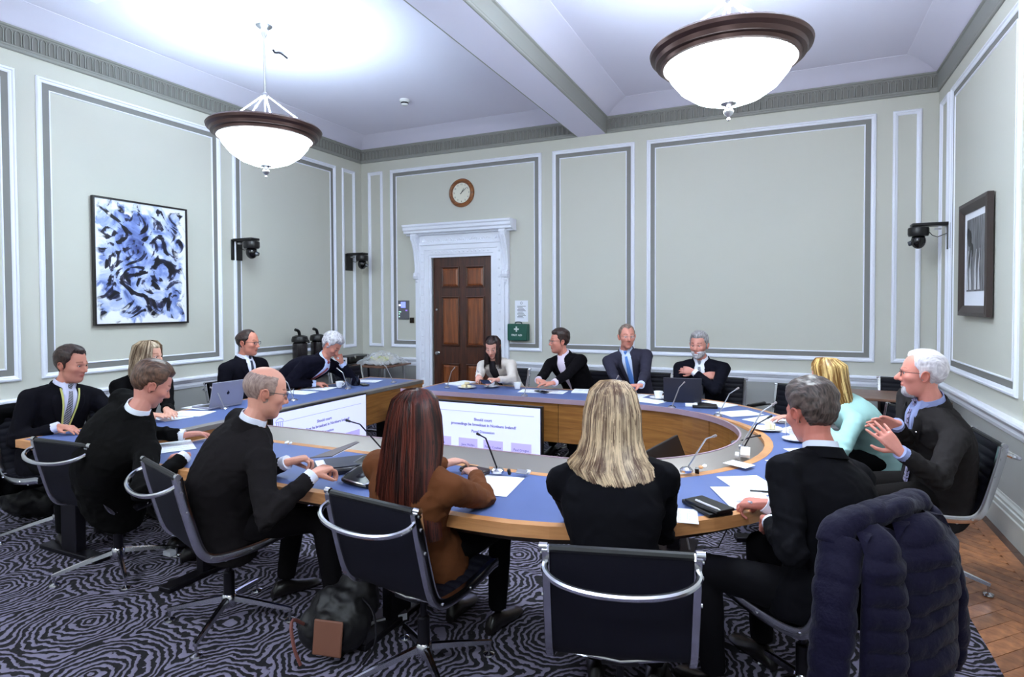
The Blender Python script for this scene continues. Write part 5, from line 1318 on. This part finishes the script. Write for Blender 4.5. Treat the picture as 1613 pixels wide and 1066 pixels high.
# ================================================================== on the tables
Z = TZ+.002
def paper_mat():
    m = mat('printed_paper', (240, 242, 250), .8); nt = m.node_tree; b = nt.nodes['Principled BSDF']; N = lambda t: nt.nodes.new(t); L = nt.links.new
    tc = N('ShaderNodeTexCoord'); sx = N('ShaderNodeSeparateXYZ'); L(tc.outputs['Object'], sx.inputs[0])
    def mt(op, a, b_=None, c_=None):
        x = N('ShaderNodeMath'); x.operation = op
        for i, v in enumerate((a, b_, c_)):
            if v is None: continue
            if isinstance(v, (int, float)): x.inputs[i].default_value = v
            else: L(v, x.inputs[i])
        return x.outputs[0]
    ln = mt('GREATER_THAN', mt('SINE', mt('MULTIPLY', sx.outputs[1], 2*PI/.011)), .45)
    blk_ = mt('GREATER_THAN', mt('SINE', mt('MULTIPLY', sx.outputs[1], 2*PI/.062)), -.55)
    inx = mt('LESS_THAN', mt('ABSOLUTE', sx.outputs[0]), .078); iny = mt('LESS_THAN', mt('ABSOLUTE', sx.outputs[1]), .118)
    n = N('ShaderNodeTexNoise'); n.inputs['Scale'].default_value = 110; L(tc.outputs['Object'], n.inputs['Vector']); wd_ = mt('GREATER_THAN', n.outputs['Fac'], .44)
    f = mt('MULTIPLY', mt('MULTIPLY', mt('MULTIPLY', ln, blk_), mt('MULTIPLY', inx, iny)), mt('MULTIPLY', wd_, .45))
    mx = N('ShaderNodeMix'); mx.data_type = 'RGBA'; mx.inputs[6].default_value = lin((240,242,250))+(1,); mx.inputs[7].default_value = lin((92,96,112))+(1,); L(f, mx.inputs[0]); L(mx.outputs[2], b.inputs['Base Color']); return m
MPP = paper_mat()
pm = {}
for n_, th in ((1,.0012), (8,.006), (20,.012)): pm[n_] = MB().bx(-.105,.105,-.1485,.1485,0,th).mesh('sheet', MPP, smooth=False)
def paper(px, py, rot, label, group='papers on the conference tables', n=1, z=Z, sc=1):
    P_ = at(px, py, z); o = bpy.data.objects.new('paper_sheet' if n == 1 else 'paper_stack', pm[n]); C.objects.link(o); o.location = (P_.x, P_.y, z); o.rotation_euler = (0,0,math.radians(rot)); o.scale = (sc, sc, 1)
    return tag(o, label, 'paper', group)
paper(780, 764, 8, 'printed sheet on blue table at the right elbow of the auburn-haired woman')
paper(1183, 764, 30, 'printed sheet above the writing hand, partly under another sheet', z=Z)
paper(1172, 783, 24, 'printed sheet under the writing hand of the man in navy', z=Z+.002)
paper(1232, 729, 40, 'small white card on the table, left of the two loose cards', sc=.5)
paper(1258, 711, 30, 'small white card on the table by the saucer', sc=.5)
paper(1165, 651, -50, 'sheet on the far right curve nearest the bearded man')
paper(1208, 661, -35, 'sheet on right curve under the microphone tips')
paper(1258, 663, -80, 'open document stack on right curve before the woman in mint', n=8)
paper(1262, 681, 60, 'sheet by the plate on the right curve', z=Z)
paper(1164, 731, 62, 'narrow white paper lying on metal strip at right end', sc=.45, z=.745)
paper(274, 703, 60, 'sheet under the hand of the young man in black at near left')
paper(268, 657, 80, 'sheet before the wavy-haired blonde woman')
paper(300, 652, 110, 'larger sheet beside the first one before the wavy-haired woman', n=8)
paper(322, 641, 95, 'sheet with a pen on it left of the silver laptop')
paper(503, 612, 100, 'sheet the white-haired man writes on', n=8)
paper(472, 618, 95, 'sheet before the dark-suited man with glasses')
paper(578, 600, 105, 'sheet before the empty chair on left table')
paper(727, 604, 165, 'thick paper stack before the woman in cream jacket', n=20)
paper(842, 616, 100, 'sheet under the hands of the man with open collar')
paper(868, 617, 95, 'sheet next to the phone before the man with open collar', z=Z+.001)
paper(926, 617, 100, 'paper stack between the men at the far side, left of blonde hair', n=20)
paper(1022, 631, 70, 'sheet before the man with blue tie')
paper(994, 622, 80, 'sheet under clasped hands of the man with blue tie')
paper(1127, 637, 60, 'sheet right of the dark laptop', n=8)
paper(1052, 810, 100, 'corner of white paper beside the black-jacketed blonde woman', z=Z, sc=.8)
def cup(px, py, label, saucer=True, handle=True, rot=0, z=Z):
    P_ = at(px, py, z); x, y = P_.x, P_.y
    t = thing('coffee_cup', label, 'cup', (x, y, z), 0, 'white cups on the tables')
    MB().lathe([(.001,.006),(.022,.006),(.024,.0),(.027,.004),(.030,.02),(.038,.045),(.041,.066),(.038,.066),(.034,.045),(.026,.02),(.001,.012)][::1], (x,y,z+.004), 24).build('cup_body', M_china, t)
    MB().lathe([(.001,.050),(.0345,.050),(.0345,.052),(.001,.052)], (x,y,z+.004), 20).build('coffee', mat('coffee', (60, 36, 24), .1), t)
    if handle:
        d = Vector((math.cos(rot), math.sin(rot), 0)); c_ = Vector((x,y,z))
        MB().tube(smooth([tuple(c_+d*.037+Vector((0,0,.058))), tuple(c_+d*.062+Vector((0,0,.060))), tuple(c_+d*.060+Vector((0,0,.035))), tuple(c_+d*.031+Vector((0,0,.026)))],2), .004, 8).build('handle', M_china, t)
    if saucer:
        s = thing('saucer', 'white saucer under the cup: '+label.replace('white ', '').replace(' with saucer', '')[:60], 'saucer', (x, y, z-.0), 0, 'white saucers and plates')
        o = MB().lathe([(.001,.0),(.03,.0),(.05,.006),(.078,.014),(.079,.017),(.05,.0095),(.03,.0035),(.001,.0035)], (x,y,z), 30).build('saucer', M_china, None)
        bpy.data.objects.remove(s); tag(o, 'white saucer under '+label.replace('white coffee cup', 'the cup').replace('white cup', 'the cup'), 'saucer', 'white saucers and plates')
cup(774, 610, 'white coffee cup before the woman in cream jacket', rot=PI)
cup(815, 613, 'white cup left of the hands of the man with open collar', False, False)
cup(1037, 628, 'white coffee cup left of the dark laptop', rot=0)
cup(535, 611, 'white cup by the writing hand of white-haired man', False, True)
cup(1253, 694, 'white coffee cup close to the ear of the man in navy', rot=2)
def plate(px, py, label, food):
    P_ = at(px, py, Z); x, y = P_.x, P_.y
    o = MB().lathe([(.001,.0),(.05,.0),(.07,.006),(.095,.013),(.096,.016),(.07,.0095),(.05,.004),(.001,.004)], (x,y,Z), 30).build('plate', M_china); tag(o, label, 'plate', 'white saucers and plates')
    for k, (dx, dy, d, m, zz) in enumerate(food[1]):
        q = MB().box((x+dx, y+dy, Z+.005+zz+d[2]/2), d, Rz(k*1.1)).build('cake_slice' if len(food[1]) < 3 else 'sandwich_piece', m, bevel=.006); tag(q, food[0]+[' at the left', ' in the middle', ' at the right'][k % 3], 'food')
br = mat('bread', (222, 208, 168), .8)
plate(735, 611, 'white plate with sandwich pieces before the woman in cream', ('small pale sandwich piece on the plate by the door side', [(-.03,0,(.05,.04,.03),br,0),(.0,.01,(.045,.04,.025),br,.031),(.035,-.005,(.04,.04,.028),br,0)]))
plate(1209, 677, 'white plate with a pale wedge on right curve of the table', ('pale upright cake wedge on the right-hand plate', [(.0,0,(.035,.03,.06),mat('cream_cake', (236, 226, 190), .7),0),(.032,.01,(.03,.03,.04),mat('cream_cake', (236, 226, 190), .7),0)]))
def glass(px, py, label, fill=.5):
    P_ = at(px, py, Z); x, y = P_.x, P_.y; t = thing('water_glass', label, 'glass', (x, y, Z), 0, 'water glasses')
    MB().lathe([(.001,.0),(.028,.0),(.031,.05),(.036,.105),(.0345,.105),(.0295,.05),(.026,.008),(.001,.008)], (x,y,Z), 22).build('tumbler', M_glass, t)
glass(549, 611, 'small water glass beside the cup before the white-haired man'); glass(560, 607, 'taller looking water glass beside the phone at left table')
glass(457, 630, 'water glass just beyond the bald man\'s glasses'); glass(1246, 690, 'water glass on the table left of navy man\'s ear')
def flat(name, px, py, dims, rot, m, label, cat, z=Z, bevel=.004, group=None):
    P_ = at(px, py, z); o = MB().box((0,0,dims[2]/2), dims).build(name, m, bevel=bevel); o.location = (P_.x, P_.y, z); o.rotation_euler = (0,0,math.radians(rot)); return tag(o, label, cat, group)
gb = mat('phone_black', (18, 17, 22), .12)
for a in ((853,617,'black phone on the paper before the man with open collar'),(573,606,'dark phone beside the water glass at left table'),(1113,637,'black phone on the sheet right of the dark laptop')):
    o = flat('mobile_phone', a[0], a[1], (.072,.148,.008), 60, gb, a[2], 'phone', Z+.007, .003, 'phones on the tables'); MB().box((0,0,.0085), (.066,.138,.001)).build('phone_screen', mat('phone_glass', (30,32,44), .05), o, False)
o = flat('glasses_case', 748, 745, (.07,.16,.03), 80, mat('case_dark', (44, 26, 30), .3), 'small dark case on the table in front of the auburn-haired woman', 'case', bevel=.012); MB().box((0,0,.016),(.0715,.1615,.002)).build('metal_band', M_chrome, o, False)
o = flat('notebook', 1113, 801, (.115,.20,.016), 42, M_black, 'lower black notebook between the two nearest people at right', 'notebook'); MB().box((0,0,.008),(.112,.197,.010)).build('page_block', M_paper, o, False)
o = flat('notebook', 1117, 797, (.10,.185,.014), 52, M_black, 'upper black notebook with a silver pen lying on it', 'notebook', Z+.0165); MB().box((0,0,.007),(.097,.182,.009)).build('page_block', M_paper, o, False)
def pen(p, d, label, m, L_=.14):
    p, d = Vector(p), Vector(d).normalized(); t = thing('pen', label, 'pen', tuple(p)); 
    MB().tube([p-d*L_/2, p+d*L_*.38], .0045, 8).build('barrel', m, t); MB().tube([p+d*L_*.38, p+d*L_*.5], [.0042,.001], 8).build('tip', M_nickel, t); MB().box(p-d*L_*.33+Vector((0,0,.006)), (.003,.003,.003)).build('clip', M_nickel, t)
pp = at(1115, 795, Z+.037); pen(pp, (.75,-.62,0), 'silver pen on the upper black notebook', mat('pen_white', (220,220,228), .25))
q = at(1183, 791, .79); q2 = at(1160, 789, .75); pen((q+q2)/2, (q2-q), 'white pen in the hand of the man in navy', mat('pen_white', (220,220,228), .25), .15)
q = at(1207, 774, Z+.006); pen(q, (.9,.2,0), 'thin dark pen on the printed sheet', M_black)
q = at(326, 640, Z+.006); pen(q, (.5,.8,0), 'black pen on the sheet by silver laptop', M_black)
q = at(530, 599, .80); pen(q, (.2,.3,-.9), 'pen in the hand of the white-haired man', M_darkmetal)
q = at(756, 592, .85); pen(q, (.5,-.3,-.7), 'pen in the hand of the woman in cream jacket', M_nickel)
q = at(765, 601, .84); o = MB().box((0,0,0), (.09,.13,.008), Rx(-.4)).build('note_pad', gb, bevel=.003); o.location = q; o.rotation_euler = (0,0,.2); tag(o, 'small dark pad held by the woman in cream jacket', 'pad')
def laptop(px, py, rot, label, m, tilt, w=.32, logo=False):
    P_ = at(px, py, Z); t = thing('laptop', label, 'laptop', (P_.x, P_.y, Z), math.radians(rot), 'open laptops')
    MB().box((0,-.115,.008), (w,.225,.014)).build('base', m, t, False, bevel=.004)
    MB().box((0,-.115,.0158), (w*.86,.10,.001)).build('keyboard', M_black, t, False)
    R_ = Rx(math.radians(tilt)); c_ = Vector((0,0,.016))
    MB().box(c_+R_ @ Vector((0,0,.108)), (w,.008,.215), R_).build('lid', m, t, False, bevel=.003)
    MB().box(c_+R_ @ Vector((0,-.005,.108)), (w*.94,.001,.195), R_).build('display', mat('laptop_screen', (150,160,190), .3, emit=.4), t, False)
    if logo:
        e = MB(); e.ball(c_+R_ @ Vector((0,.0045,.112)), (.013,.001,.014), 14, 8, R_).ball(c_+R_ @ Vector((.003,.0045,.130)), (.003,.001,.006), 8, 6, R_ @ Ry(.5)); e.build('emblem', M_darkmetal, t, False)
sv = mat('silver_laptop', (158, 156, 172), .45, .2)
laptop(356, 641, -93, 'silver laptop open before the dark-suited man with glasses', sv, -14, .31, True)
laptop(1075, 634, 188, 'dark grey laptop open before the bearded man', mat('dark_laptop', (58,58,68), .4, .5), -16, .32)
o = flat('white_box', 1089, 640, (.10,.05,.025), 10, M_paper, 'small white box in front of the dark laptop', 'box'); o = flat('folder', 1110, 641, (.20,.14,.02), 10, M_black, 'black folder right of the small white box', 'folder')
# papers in the bald man's hands and on the table before him
ply = [atd(488,722,2.86), atd(523,719,2.78), atd(566,697,3.02), atd(561,696,3.14)]
t = thing('document', 'grey paper folder held up at an angle by the bald man', 'document', tuple(ply[0]))
n_ = (ply[1]-ply[0]).cross(ply[2]-ply[0]).normalized()*.004
MB().add([tuple(p) for p in ply]+[tuple(p+n_) for p in ply], [(0,1,2,3),(7,6,5,4),(0,4,5,1),(1,5,6,2),(2,6,7,3),(3,7,4,0)]).build('cover', mat('grey_folder', (98, 88, 92), .5), t, smooth=False)
MB().add([tuple(p-n_*.1+(ply[2]-p)*.04) for p in ply]+[tuple(p-n_*.6+(ply[2]-p)*.04) for p in ply], [(0,1,2,3),(7,6,5,4),(0,4,5,1),(1,5,6,2),(2,6,7,3),(3,7,4,0)]).build('page', M_paper, t, smooth=False)
o = flat('document_folder', 545, 737, (.23,.32,.022), -40, mat('black_folder', (28,27,34), .35), 'black document folder on table under the bald man\'s hands', 'folder'); MB().box((-.01,0,.026),(.20,.29,.008)).build('page_block', M_paper, o, False); MB().box((-.005,.03,.033),(.20,.26,.005)).build('top_cover', mat('slate_cover', (58,60,76), .4), o, False)
# discussion units
def unit(px, py, rot, label, open_=True):
    P_ = at(px, py, Z); t = thing('conference_unit', label, 'conference unit', (P_.x,P_.y,Z), math.radians(rot), 'black conference units')
    R = []
    for x, k in ((-.10,.6),(-.092,.9),(-.06,1),(.06,1),(.092,.9),(.10,.6)):
        R.append([(x,-.06*k,0),(x,-.075*k,.012),(x,-.07*k,.022),(x,.04*k,.062*k),(x,.065*k,.058*k),(x,.07*k,.01),(x,.065*k,0)])
    MB().rings(R).build('housing', M_black, t, False)
    MB().tube([(-.102,-.04,.028),(-.085,-.066,.022),(0,-.074,.024),(.085,-.066,.022),(.102,-.04,.028),(.10,.03,.05),(.06,.06,.063),(-.06,.06,.063),(-.10,.03,.05)], .004, 6, closed=True).build('silver_trim', M_nickel, t, False)
    MB().ball((0,-.02,.040), (.03,.022,.004), 14, 6, Rx(.36)).build('speaker_grille', M_darkmetal, t, False)
unit(574, 760, -12, 'black conference unit with silver rim left of the auburn hair'); unit(583, 741, -12, 'second black conference unit behind the first, mostly hidden')
# gooseneck microphones: base pixel, bend pixel, tip pixel, height of the base
def mic(b0, m0, t0, label, zb=.757, dz=.04, dark=False):
    B_ = at(*b0, zb); dpt = (B_-CAM).dot(_fw); mid = atd(*m0, dpt-dz*.5); tip = atd(*t0, dpt-dz)
    t = thing('gooseneck_microphone', label, 'microphone', tuple(B_), 0, 'gooseneck microphones around the tables')
    MB().lathe([(.001,-.012),(.032,-.012),(.034,.0),(.024,.010),(.010,.014),(.001,.014)], tuple(B_), 20).build('base', M_chrome, t)
    mm = M_darkmetal if dark else M_nickel
    MB().tube([B_, mid], .0042, 8).build('stem', mm, t)
    MB().tube([mid, mid.lerp(tip,.75)], .0036, 8).build('neck', mm, t)
    MB().tube([mid.lerp(tip,.72), tip], .0062, 8).ball(tip, .0075, 8, 6).build('capsule', M_black if dark else mat('mic_head', (150,140,140), .4), t)
mic((610,716),(567,668),(546,662), 'dark gooseneck microphone in front of the angled screen, left of auburn hair', dark=True)
mic((784,740),(765,690),(752,683), 'dark gooseneck microphone in front of facing screen', dark=True)
mic((1081,739),(1112,691),(1127,686), 'bent gooseneck microphone just right of the nearest blonde hair')
mic((1166,703),(1200,648),(1222,634), 'tall gooseneck microphone at the right end of the table')
mic((1171,706),(1192,668),(1215,655), 'second gooseneck microphone with black tip at the right end', dark=True)
mic((1160,697),(1180,689),(1197,686), 'gooseneck microphone folded down low over the metal strip', dark=True)
for b0, m0, t0, lb in (((704,610),(711,585),(716,579),'pale gooseneck microphone at far table near the door'),((826,623),(830,598),(833,590),'pale gooseneck microphone before the man with open collar'),
    ((967,626),(969,600),(974,592),'pale gooseneck microphone before the man with blue tie'),((1058,641),(1070,610),(1078,602),'pale gooseneck microphone in front of dark laptop'),((1131,654),(1149,620),(1163,611),'pale gooseneck microphone before the radiator'),
    ((620,602),(608,577),(600,571),'pale gooseneck microphone at far end of the left table'),((548,612),(540,587),(531,580),'pale gooseneck microphone before the writing man'),((463,630),(453,603),(444,594),'pale gooseneck microphone beyond the bald man\'s face'),((354,643),(344,620),(332,610),'pale gooseneck microphone in front of silver laptop')):
    mic(b0, m0, t0, lb, zb=TZ+.006)
# sockets and knobs let into the metal strip
def inset(px, py, d, m, nm='socket', z=.752, shape='box'):
    P_ = at(px, py, z)
    if shape == 'box': MB().box(P_, d, Rx(.45)).build(nm, m, T1, bevel=.001)
    else: b = MB().lathe([(.001,0),(d[0],0),(d[0],.004),(d[0]*.6,.007),(.001,.007)], n=20); R_ = Rx(.42); b.v = [tuple(P_+R_ @ Vector(p)) for p in b.v]; b.build(nm, m, T1)
inset(760,738,(.036,),M_steel,'speaker_disc',shape='d'); inset(802,743,(.014,.012,.03),M_black); inset(832,743,(.022,.02,.012),M_china,'data_socket'); inset(822,743,(.06,.03,.004),M_nickel,'socket_plate')
inset(1098,741,(.02,.014,.03),M_black); inset(1104,736,(.012,),M_rim,'knob',shape='d'); inset(1110,734,(.012,),M_china,'knob',shape='d'); inset(452,697,(.014,),M_china,'knob',shape='d'); inset(458,698,(.010,),M_china,'knob',shape='d')
inset(1174,712,(.05,.07,.02),M_china,'power_adaptor',z=.765); inset(1161,716,(.02,.03,.015),M_china,'plug',z=.76)
# ================================================================== on the floor and over the chairs
t = thing('handbag', 'slumped black handbag with tan patch on the carpet at bottom centre', 'bag', (4.02,-5.08,.005))
bb = MB().ball((4.02,-5.08,.15), (.16,.11,.15), 18, 12).ball((4.06,-5.0,.22), (.11,.08,.14), 14, 10).ball((3.93,-5.10,.10), (.11,.10,.10), 14, 10)
me = remesh(bb, .012, 4); wrinkle(me, .016, [((4.02,-5.08,.2), .2, 1)], 3); me.transform(mw(t).inverted()); setmat(me, mat('bag_black', (10,8,10), .55)); link(me, 'bag_body', t)
MB().box((4.06,-5.20,.13), (.14,.012,.15), Rz(.2) @ Rx(-.15)).build('tan_patch', mat('tan_leather', (112, 70, 52), .6), t, bevel=.01)
MB().tube(smooth([(3.90,-5.17,.14),(3.90,-5.26,.22),(3.94,-5.28,.10),(3.96,-5.26,.02)],2), .008, 6).build('strap', mat('strap_brown', (116, 66, 58), .6), t)
MB().tube(smooth([(4.12,-5.05,.26),(4.24,-5.10,.24),(4.28,-5.14,.12),(4.22,-5.16,.03)],2), .005, 6).build('handle', M_darkmetal, t)
P_ = at(607, 972, .02)
o = MB().box((0,0,.022), (.10,.20,.04)).build('book', mat('book_cover', (62,54,66), .5), bevel=.003); o.location = (P_.x, P_.y, .005); o.rotation_euler = (0,0,-.7); tag(o, 'grey book lying on the carpet left of the auburn-haired woman\'s chair', 'book'); MB().box((.002,0,.022), (.10,.196,.032)).build('page_block', M_paper, o, False)
P_ = at(268, 874, .01); o = MB().box((0,0,.02), (.07,.05,.03)).build('white_packet', M_paper, bevel=.004); o.location = (P_.x, P_.y, .005); tag(o, 'small white packet on the carpet under the near left chairs', 'packet')
P_ = at(42, 812, 0); t = thing('holdall', 'black soft bag on the carpet below the left end of the table', 'bag', (P_.x, P_.y, .005))
me = remesh(MB().ball((P_.x,P_.y,.16), (.22,.15,.17), 16, 10).ball((P_.x+.15,P_.y+.05,.13), (.14,.12,.13), 14, 10), .014, 5); wrinkle(me, .02, [((P_.x,P_.y,.2), .3, 1)], 5); me.transform(mw(t).inverted()); setmat(me, mat('bag_black', (10,8,10), .55)); link(me, 'bag_body', t)
MB().tube(smooth([(P_.x-.12,P_.y-.08,.30),(P_.x-.08,P_.y-.1,.42),(P_.x+.08,P_.y-.1,.42),(P_.x+.12,P_.y-.08,.29)],2), .010, 6).build('handle', M_black, t)

def quilt_material(): return mat('navy_quilted_nylon', (14, 10, 36), .7, spec=.15, bump=.6, bscale=45, sheen=.06, dist=.008)
# quilted jacket over the back of chair 5 (built in the chair's own frame)
cw = mw(CH[5]); t = thing('quilted_jacket', 'navy quilted down jacket hung over a chair back at bottom right', 'jacket', tuple(cw @ Vector((0,-.36,.40))), CH[5].rotation_euler.z)
M4 = cw; QM = quilt_material()
def puff(s, pitch=.072, a=.020): return a*abs(math.sin(PI*s/pitch))**.55
def tubeq(path, r0, r1, name, flat_=.8, seed=0, pitch=.072, n=72):
    pth = smooth(path, 2); L_ = [0]
    for a, b in zip(pth, pth[1:]): L_.append(L_[-1]+math.dist(a, b))
    pts, rad = [], []
    for i in range(n+1):
        s_ = L_[-1]*i/n; k = max(0, min(len(L_)-2, next((k for k in range(len(L_)-1) if L_[k+1] >= s_), len(L_)-2))); f = (s_-L_[k])/max(1e-6, L_[k+1]-L_[k])
        pts.append(Vector(pth[k]).lerp(Vector(pth[k+1]), f)); rad.append(r0+(r1-r0)*i/n+puff(s_, pitch, .007)-(.018 if i in (0, n) else 0))
    b = MB().tube(pts, rad, 28, flat=flat_)
    b.v = [tuple(M4 @ (Vector(p)+Vector((.010*noise.noise(Vector((p[0]*14+seed,p[1]*14,p[2]*9))), .010*noise.noise(Vector((p[0]*14,p[1]*14+seed,p[2]*9))), 0)))) for p in b.v]
    return b.build(name, QM, t, angle=80)
def panelq(x0, x1, ztop, zbot, yb, name, seed=0, th=.035, bulge=.03, sk=0.0):
    b = MB(); nv, nu = 96, 20; R = []
    L_ = ztop-zbot
    for j in range(nv+1):
        s_ = L_*j/nv; z = ztop-s_; k = min(1, s_/.10)**.5; kb = min(1, max(0, L_-s_)/.03)**.5
        ring = []
        for i in range(nu+1):
            u = i/nu; x = (x0+x1)/2+(x1-x0)*(u-.5)*(.5+.5*k); e = (max(0, math.sin(PI*u)))**.35
            w = noise.noise(Vector((x*7+seed, z*5, seed)))*.014+noise.noise(Vector((x*22, z*16, seed)))*.006
            y = yb-.10*k*0-(bulge*math.sin(PI*u)+puff(s_+.03*noise.noise(Vector((x*5,seed,0))), .072, .018)+w*1.5)*e*kb
            ring.append((x+sk*s_, y-.02*k+.07*(1-k), z+.02*math.sin(PI*u)*(1-k)))
        for i in range(nu+1):
            u = 1-i/nu; x = (x0+x1)/2+(x1-x0)*(u-.5)*(.5+.5*k); ring.append((x+sk*s_, yb+th*kb*(math.sin(PI*u)**.35 if 0 < u < 1 else 0)*.4, z))
        R.append(ring)
    b.rings(R); b.v = [tuple(M4 @ Vector(p)) for p in b.v]; return b.build(name, QM, t, angle=80)
# shoulders wrap over the top roll of the chair
tubeq([(-.27,-.30,.80),(-.22,-.30,.872),(-.08,-.33,.885),(.08,-.33,.890),(.22,-.30,.880),(.27,-.30,.80)], .045, .045, 'shoulder_yoke', .85, 2, .09)
panelq(-.10, .25, .866, .33, -.405, 'back_panel', 1, bulge=.04)
panelq(-.25, -.05, .860, .28, -.395, 'front_panel', 5, bulge=.04, sk=-.03)
tubeq([(.22,-.31,.84),(.285,-.33,.74),(.32,-.36,.55),(.335,-.36,.38),(.34,-.34,.27)], .066, .056, 'sleeve', .8, 3)
tubeq([(-.22,-.31,.83),(-.285,-.33,.72),(-.315,-.34,.55),(-.33,-.33,.38),(-.325,-.32,.24)], .062, .054, 'sleeve', .8, 7)
tubeq([(-.12,-.345,.875),(0,-.37,.915),(.12,-.345,.885)], .022, .022, 'collar', 1, 4, .3)
# black coat over chair 7
cw = mw(CH[7]); t = thing('black_coat', 'black coat hanging over chair back at the far left edge', 'coat', tuple(cw @ Vector((0,-.36,.30))), 0)
cb_ = MB(); cb_.tube([cw @ Vector(p) for p in ((-.27,-.30,.80),(-.2,-.31,.86),(.2,-.31,.86),(.27,-.30,.80))], .05, 12)
for x in (-.18,-.05,.08,.2): cb_.tube([cw @ Vector((x,-.33,.84)), cw @ Vector((x*1.1,-.39,.55)), cw @ Vector((x*1.15,-.38,.26))], [.07,.085,.075], 10)
cb_.tube([cw @ Vector(p) for p in ((-.25,-.33,.80),(-.33,-.38,.55),(-.34,-.36,.25))], [.06,.06,.05], 10)
cb_.tube([cw @ Vector(p) for p in ((.25,-.33,.80),(.33,-.38,.55),(.34,-.36,.25))], [.06,.06,.05], 10)
me = remesh(cb_, .013, 6); wrinkle(me, .02, [], 2); me.transform(mw(t).inverted()); setmat(me, cloth('coat_black', (18,17,22))); link(me, 'coat_body', t)
